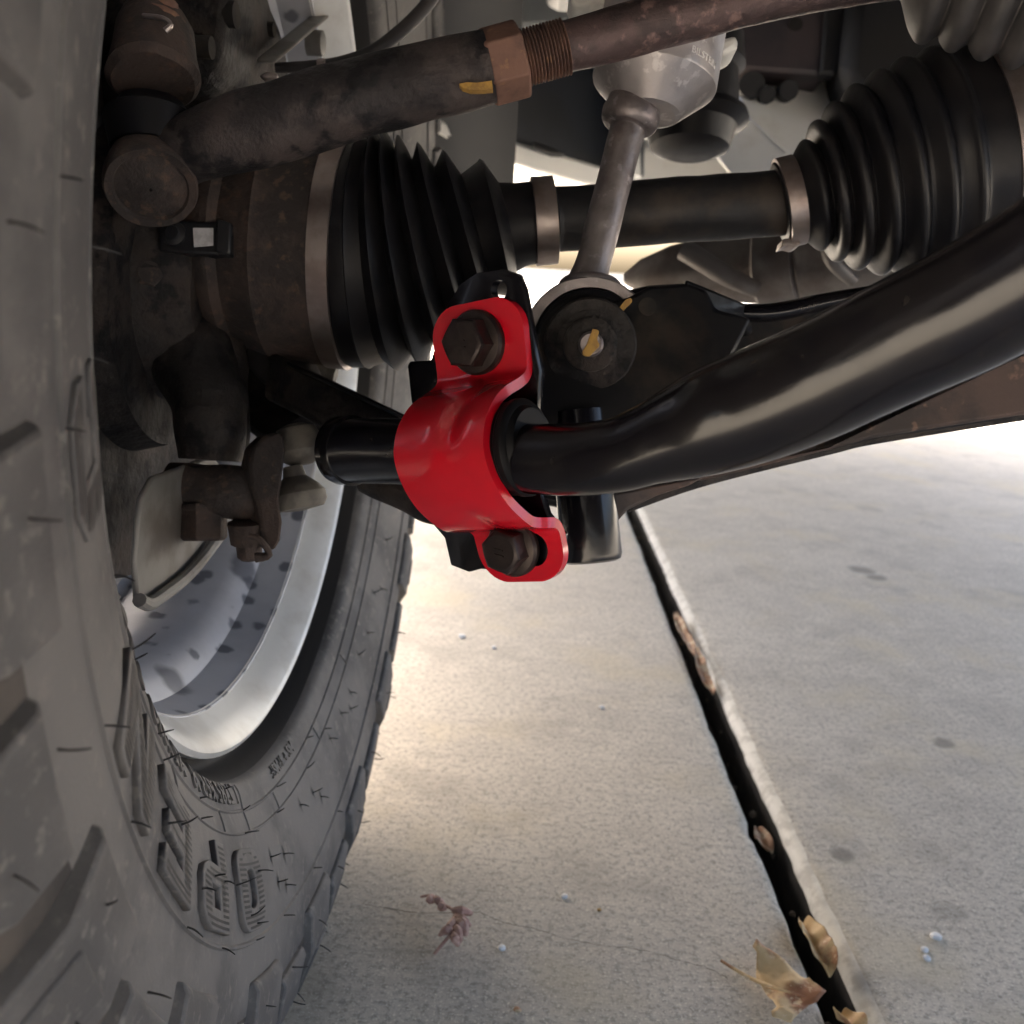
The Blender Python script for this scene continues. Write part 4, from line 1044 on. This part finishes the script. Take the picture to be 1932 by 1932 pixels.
# ------------------------------------------------------------------ litter on the concrete
def leaf_mesh(name, outline, zs, m, parent=None):
    P = [at_z(u, v, z) for (u, v), z in zip(outline, zs)]
    me = curve_mesh(fill2d([[(p.x, p.y) for p in P]]))
    bm = bmesh.new(); bm.from_mesh(me)
    bmesh.ops.triangulate(bm, faces=bm.faces)
    for _ in range(3): bmesh.ops.subdivide_edges(bm, edges=[e for e in bm.edges if e.calc_length() > .004], cuts=1, use_grid_fill=True); bmesh.ops.triangulate(bm, faces=bm.faces)
    V = []
    for q in bm.verts:
        sw = sz = 0
        for p in P:
            w_ = 1 / ((q.co.x - p.x) ** 2 + (q.co.y - p.y) ** 2 + 2e-5); sw += w_; sz += w_ * p.z
        z = sz / sw + .0016 * noise.noise(Vector((q.co.x * 90, q.co.y * 90, 1))) + .0008 * noise.noise(Vector((q.co.x * 260, q.co.y * 260, 5)))
        V.append((q.co.x, q.co.y, max(z, .0012)))
    bm.verts.index_update()
    Fc = [[v_.index for v_ in f.verts] for f in bm.faces]
    bm.free(); bpy.data.meshes.remove(me)
    return mk(name, V, Fc, m, parent, solid=.0005, angle=80)
lo = [(540, 1210), (545, 1000), (510, 900), (550, 820), (640, 930), (660, 950), (790, 1060), (900, 1170), (970, 1240), (1020, 1240), (1060, 1180), (1220, 1340), (1130, 1460), (1050, 1500), (960, 1590), (880, 1681), (790, 1640), (700, 1590), (690, 1530), (740, 1520), (650, 1430), (540, 1270)]
lo = [(1321 + x * .1953, 1604 + y * .1953) for x, y in lo]
lz = [.006, .010, .015, .017, .013, .011, .009, .008, .008, .010, .014, .013, .010, .008, .006, .007, .009, .012, .013, .009, .004, .003]
lf = empty('maple_leaf', at_z(1470, 1860), 'dry tan and brown maple leaf beside the joint', 'leaf')
leaf_mesh('blade', lo, lz, M['leaf'], lf)
tube('stem', [(at_z(1360, 1812, .006), .0009), (at_z(1385, 1828, .005), .0010), (at_z(1426, 1850, .006), .0012), (at_z(1470, 1866, .0125), .0009), (at_z(1520, 1880, .0125), .0004)], M['leaf'], lf, seg=8, sub=5)
def crumple(name, uvs, zz, m, label, wd=.006):
    ps = [at_z(u, v, z) for (u, v), z in zip(uvs, zz)]
    V, Fc = [], []
    cpt = crom([tuple(p) for p in ps], 6)
    for i, p in enumerate(cpt):
        p = Vector(p); t = i / (len(cpt) - 1)
        ww = wd * (.35 + math.sin(math.pi * min(max(t, .03), .97)) * .8)
        for q in range(5):
            f = -1 + q / 2
            V.append(p + jn * ww * f + Vector((0, 0, (.010 * abs(f) if m is M['leaf'] else .004 * abs(f)) + .006 * noise.noise(p * 120 + Vector((f * 3, 0, 0))))))
    for i in range(len(cpt) - 1):
        for q in range(4): Fc.append((i * 5 + q, i * 5 + q + 1, (i + 1) * 5 + q + 1, (i + 1) * 5 + q))
    o = mk(name, V, Fc, m, None, solid=.0006, sub=1, angle=80)
    return tag(o, label, 'leaf')
crumple('curled_leaf', [(1274, 1160), (1283, 1185), (1300, 1215), (1310, 1240)], [-.002, -.004, -.002, .002], M['leafb'], 'small curled brown leaf wedged in the far end of the joint')
crumple('curled_leaf', [(1312, 1225), (1322, 1255), (1332, 1285), (1345, 1310)], [.004, .003, -.004, -.006], M['leafb'], 'pinkish brown folded leaf wedged in the middle of the joint')
crumple('curled_leaf', [(1512, 1748), (1530, 1775), (1550, 1810), (1566, 1850)], [-.002, .0, .0, -.008], M['leaf'], 'crumpled tan leaf wedged in the joint just above the maple leaf', .008)
crumple('curled_leaf', [(1580, 1922), (1600, 1938), (1620, 1965)], [-.006, -.002, -.006], M['leaf'], 'pale leaf scrap in the joint at the bottom edge', .008)
crumple('curled_leaf', [(1428, 1565), (1440, 1590), (1452, 1612)], [-.016, -.014, -.018], M['leafb'], 'dark brown leaf deep in the joint')
sg = empty('conifer_sprig', at_z(850, 1770), 'small dry reddish conifer sprig lying on the left slab', 'sprig')
zz = lambda x, y, z: at_z((1600 + x * .2070) / 2.12, (3500 + y * .2070) / 2.12, z)
tube('stem', [(zz(400, 420, .004), .0008), (zz(620, 400, .007), .0009), (zz(830, 560, .010), .0010), (zz(1040, 690, .011), .0011), (zz(1080, 900, .011), .0011), (zz(1000, 1120, .010), .0012), (zz(850, 1300, .007), .0011), (zz(660, 1530, .002), .0010)], M['sprig'], sg, seg=8, sub=5)
tw = [((620, 400), (560, 480), (640, 530)), ((830, 560), (790, 620), (880, 640)), ((1040, 690), (1180, 690), (1380, 740)), ((1060, 800), (1200, 850), (1350, 980)), ((1070, 880), (1180, 950), (1230, 1130)), ((1040, 980), (1120, 1100), (1160, 1290)), ((1020, 1080), (900, 1060), (760, 1160)), ((1000, 1120), (1060, 1230), (1120, 1350)), ((1060, 840), (960, 1000), (800, 1100)), ((1075, 860), (1240, 940), (1270, 1180)), ((700, 440), (740, 500), (830, 520))]
for a, b, c in tw:
    tube('scaly_twig', [(zz(*a, .0105), .0018), (zz(*b, .013), .0030), (zz(*c, .007), .0011)], M['sprig'], sg, seg=7, sub=4, rough=.0008)
def chip(u, v, r, label, m='chip', cat='stone chip'):
    bm = bmesh.new(); bmesh.ops.create_icosphere(bm, subdivisions=2, radius=r)
    p = at_z(u, v)
    for q in bm.verts:
        q.co += q.co.normalized() * r * .45 * noise.noise(q.co * 300 + p * 50)
        q.co.z *= .5
    me = bpy.data.meshes.new('stone_chip'); bm.to_mesh(me); bm.free()
    me.materials.append(M[m])
    o = bpy.data.objects.new('stone_chip', me); COL.objects.link(o)
    o.location = p + Vector((0, 0, r * .35))
    return tag(o, label, cat)
chip(947, 1791, .0026, 'white chip right of the dry sprig on the left slab')
chip(1765, 1770, .0038, 'larger white chip on the right slab')
chip(1744, 1794, .0026, 'small white chip just left of the larger one, upper')
chip(1748, 1809, .0026, 'small white chip just left of the larger one, lower')
chip(1065, 1693, .0028, 'pale grey chip in the middle of the left slab')
chip(871, 1202, .0045, 'white chip near the tyre, in the far part of the left slab')
chip(932, 1223, .0032, 'small white chip right of the one near the tyre')
chip(1135, 1336, .0030, 'tiny white chip near the middle of the left slab')
chip(977, 1954 - 48, .0022, 'tan crumb at the bottom edge of the left slab', 'leafb', 'crumb')
chip(1130, 1718, .0016, 'yellow crumb above the hairline crack', 'yellow', 'crumb')

for k_ in range(26):
    t_ = random.uniform(.02, 1.6)
    p_ = A0 + jd * t_ + jn * random.uniform(.004, gapw - .004) + Vector((0, 0, random.uniform(-.03, -.012)))
    bm = bmesh.new(); bmesh.ops.create_icosphere(bm, subdivisions=1, radius=random.uniform(.0015, .0038))
    for q in bm.verts: q.co += q.co.normalized() * .002 * noise.noise(q.co * 400 + p_ * 30)
    me = bpy.data.meshes.new('joint_dirt'); bm.to_mesh(me); bm.free(); me.materials.append(M['crumb'])
    o = bpy.data.objects.new('joint_crumb', me); COL.objects.link(o); o.parent = drive; o.location = p_
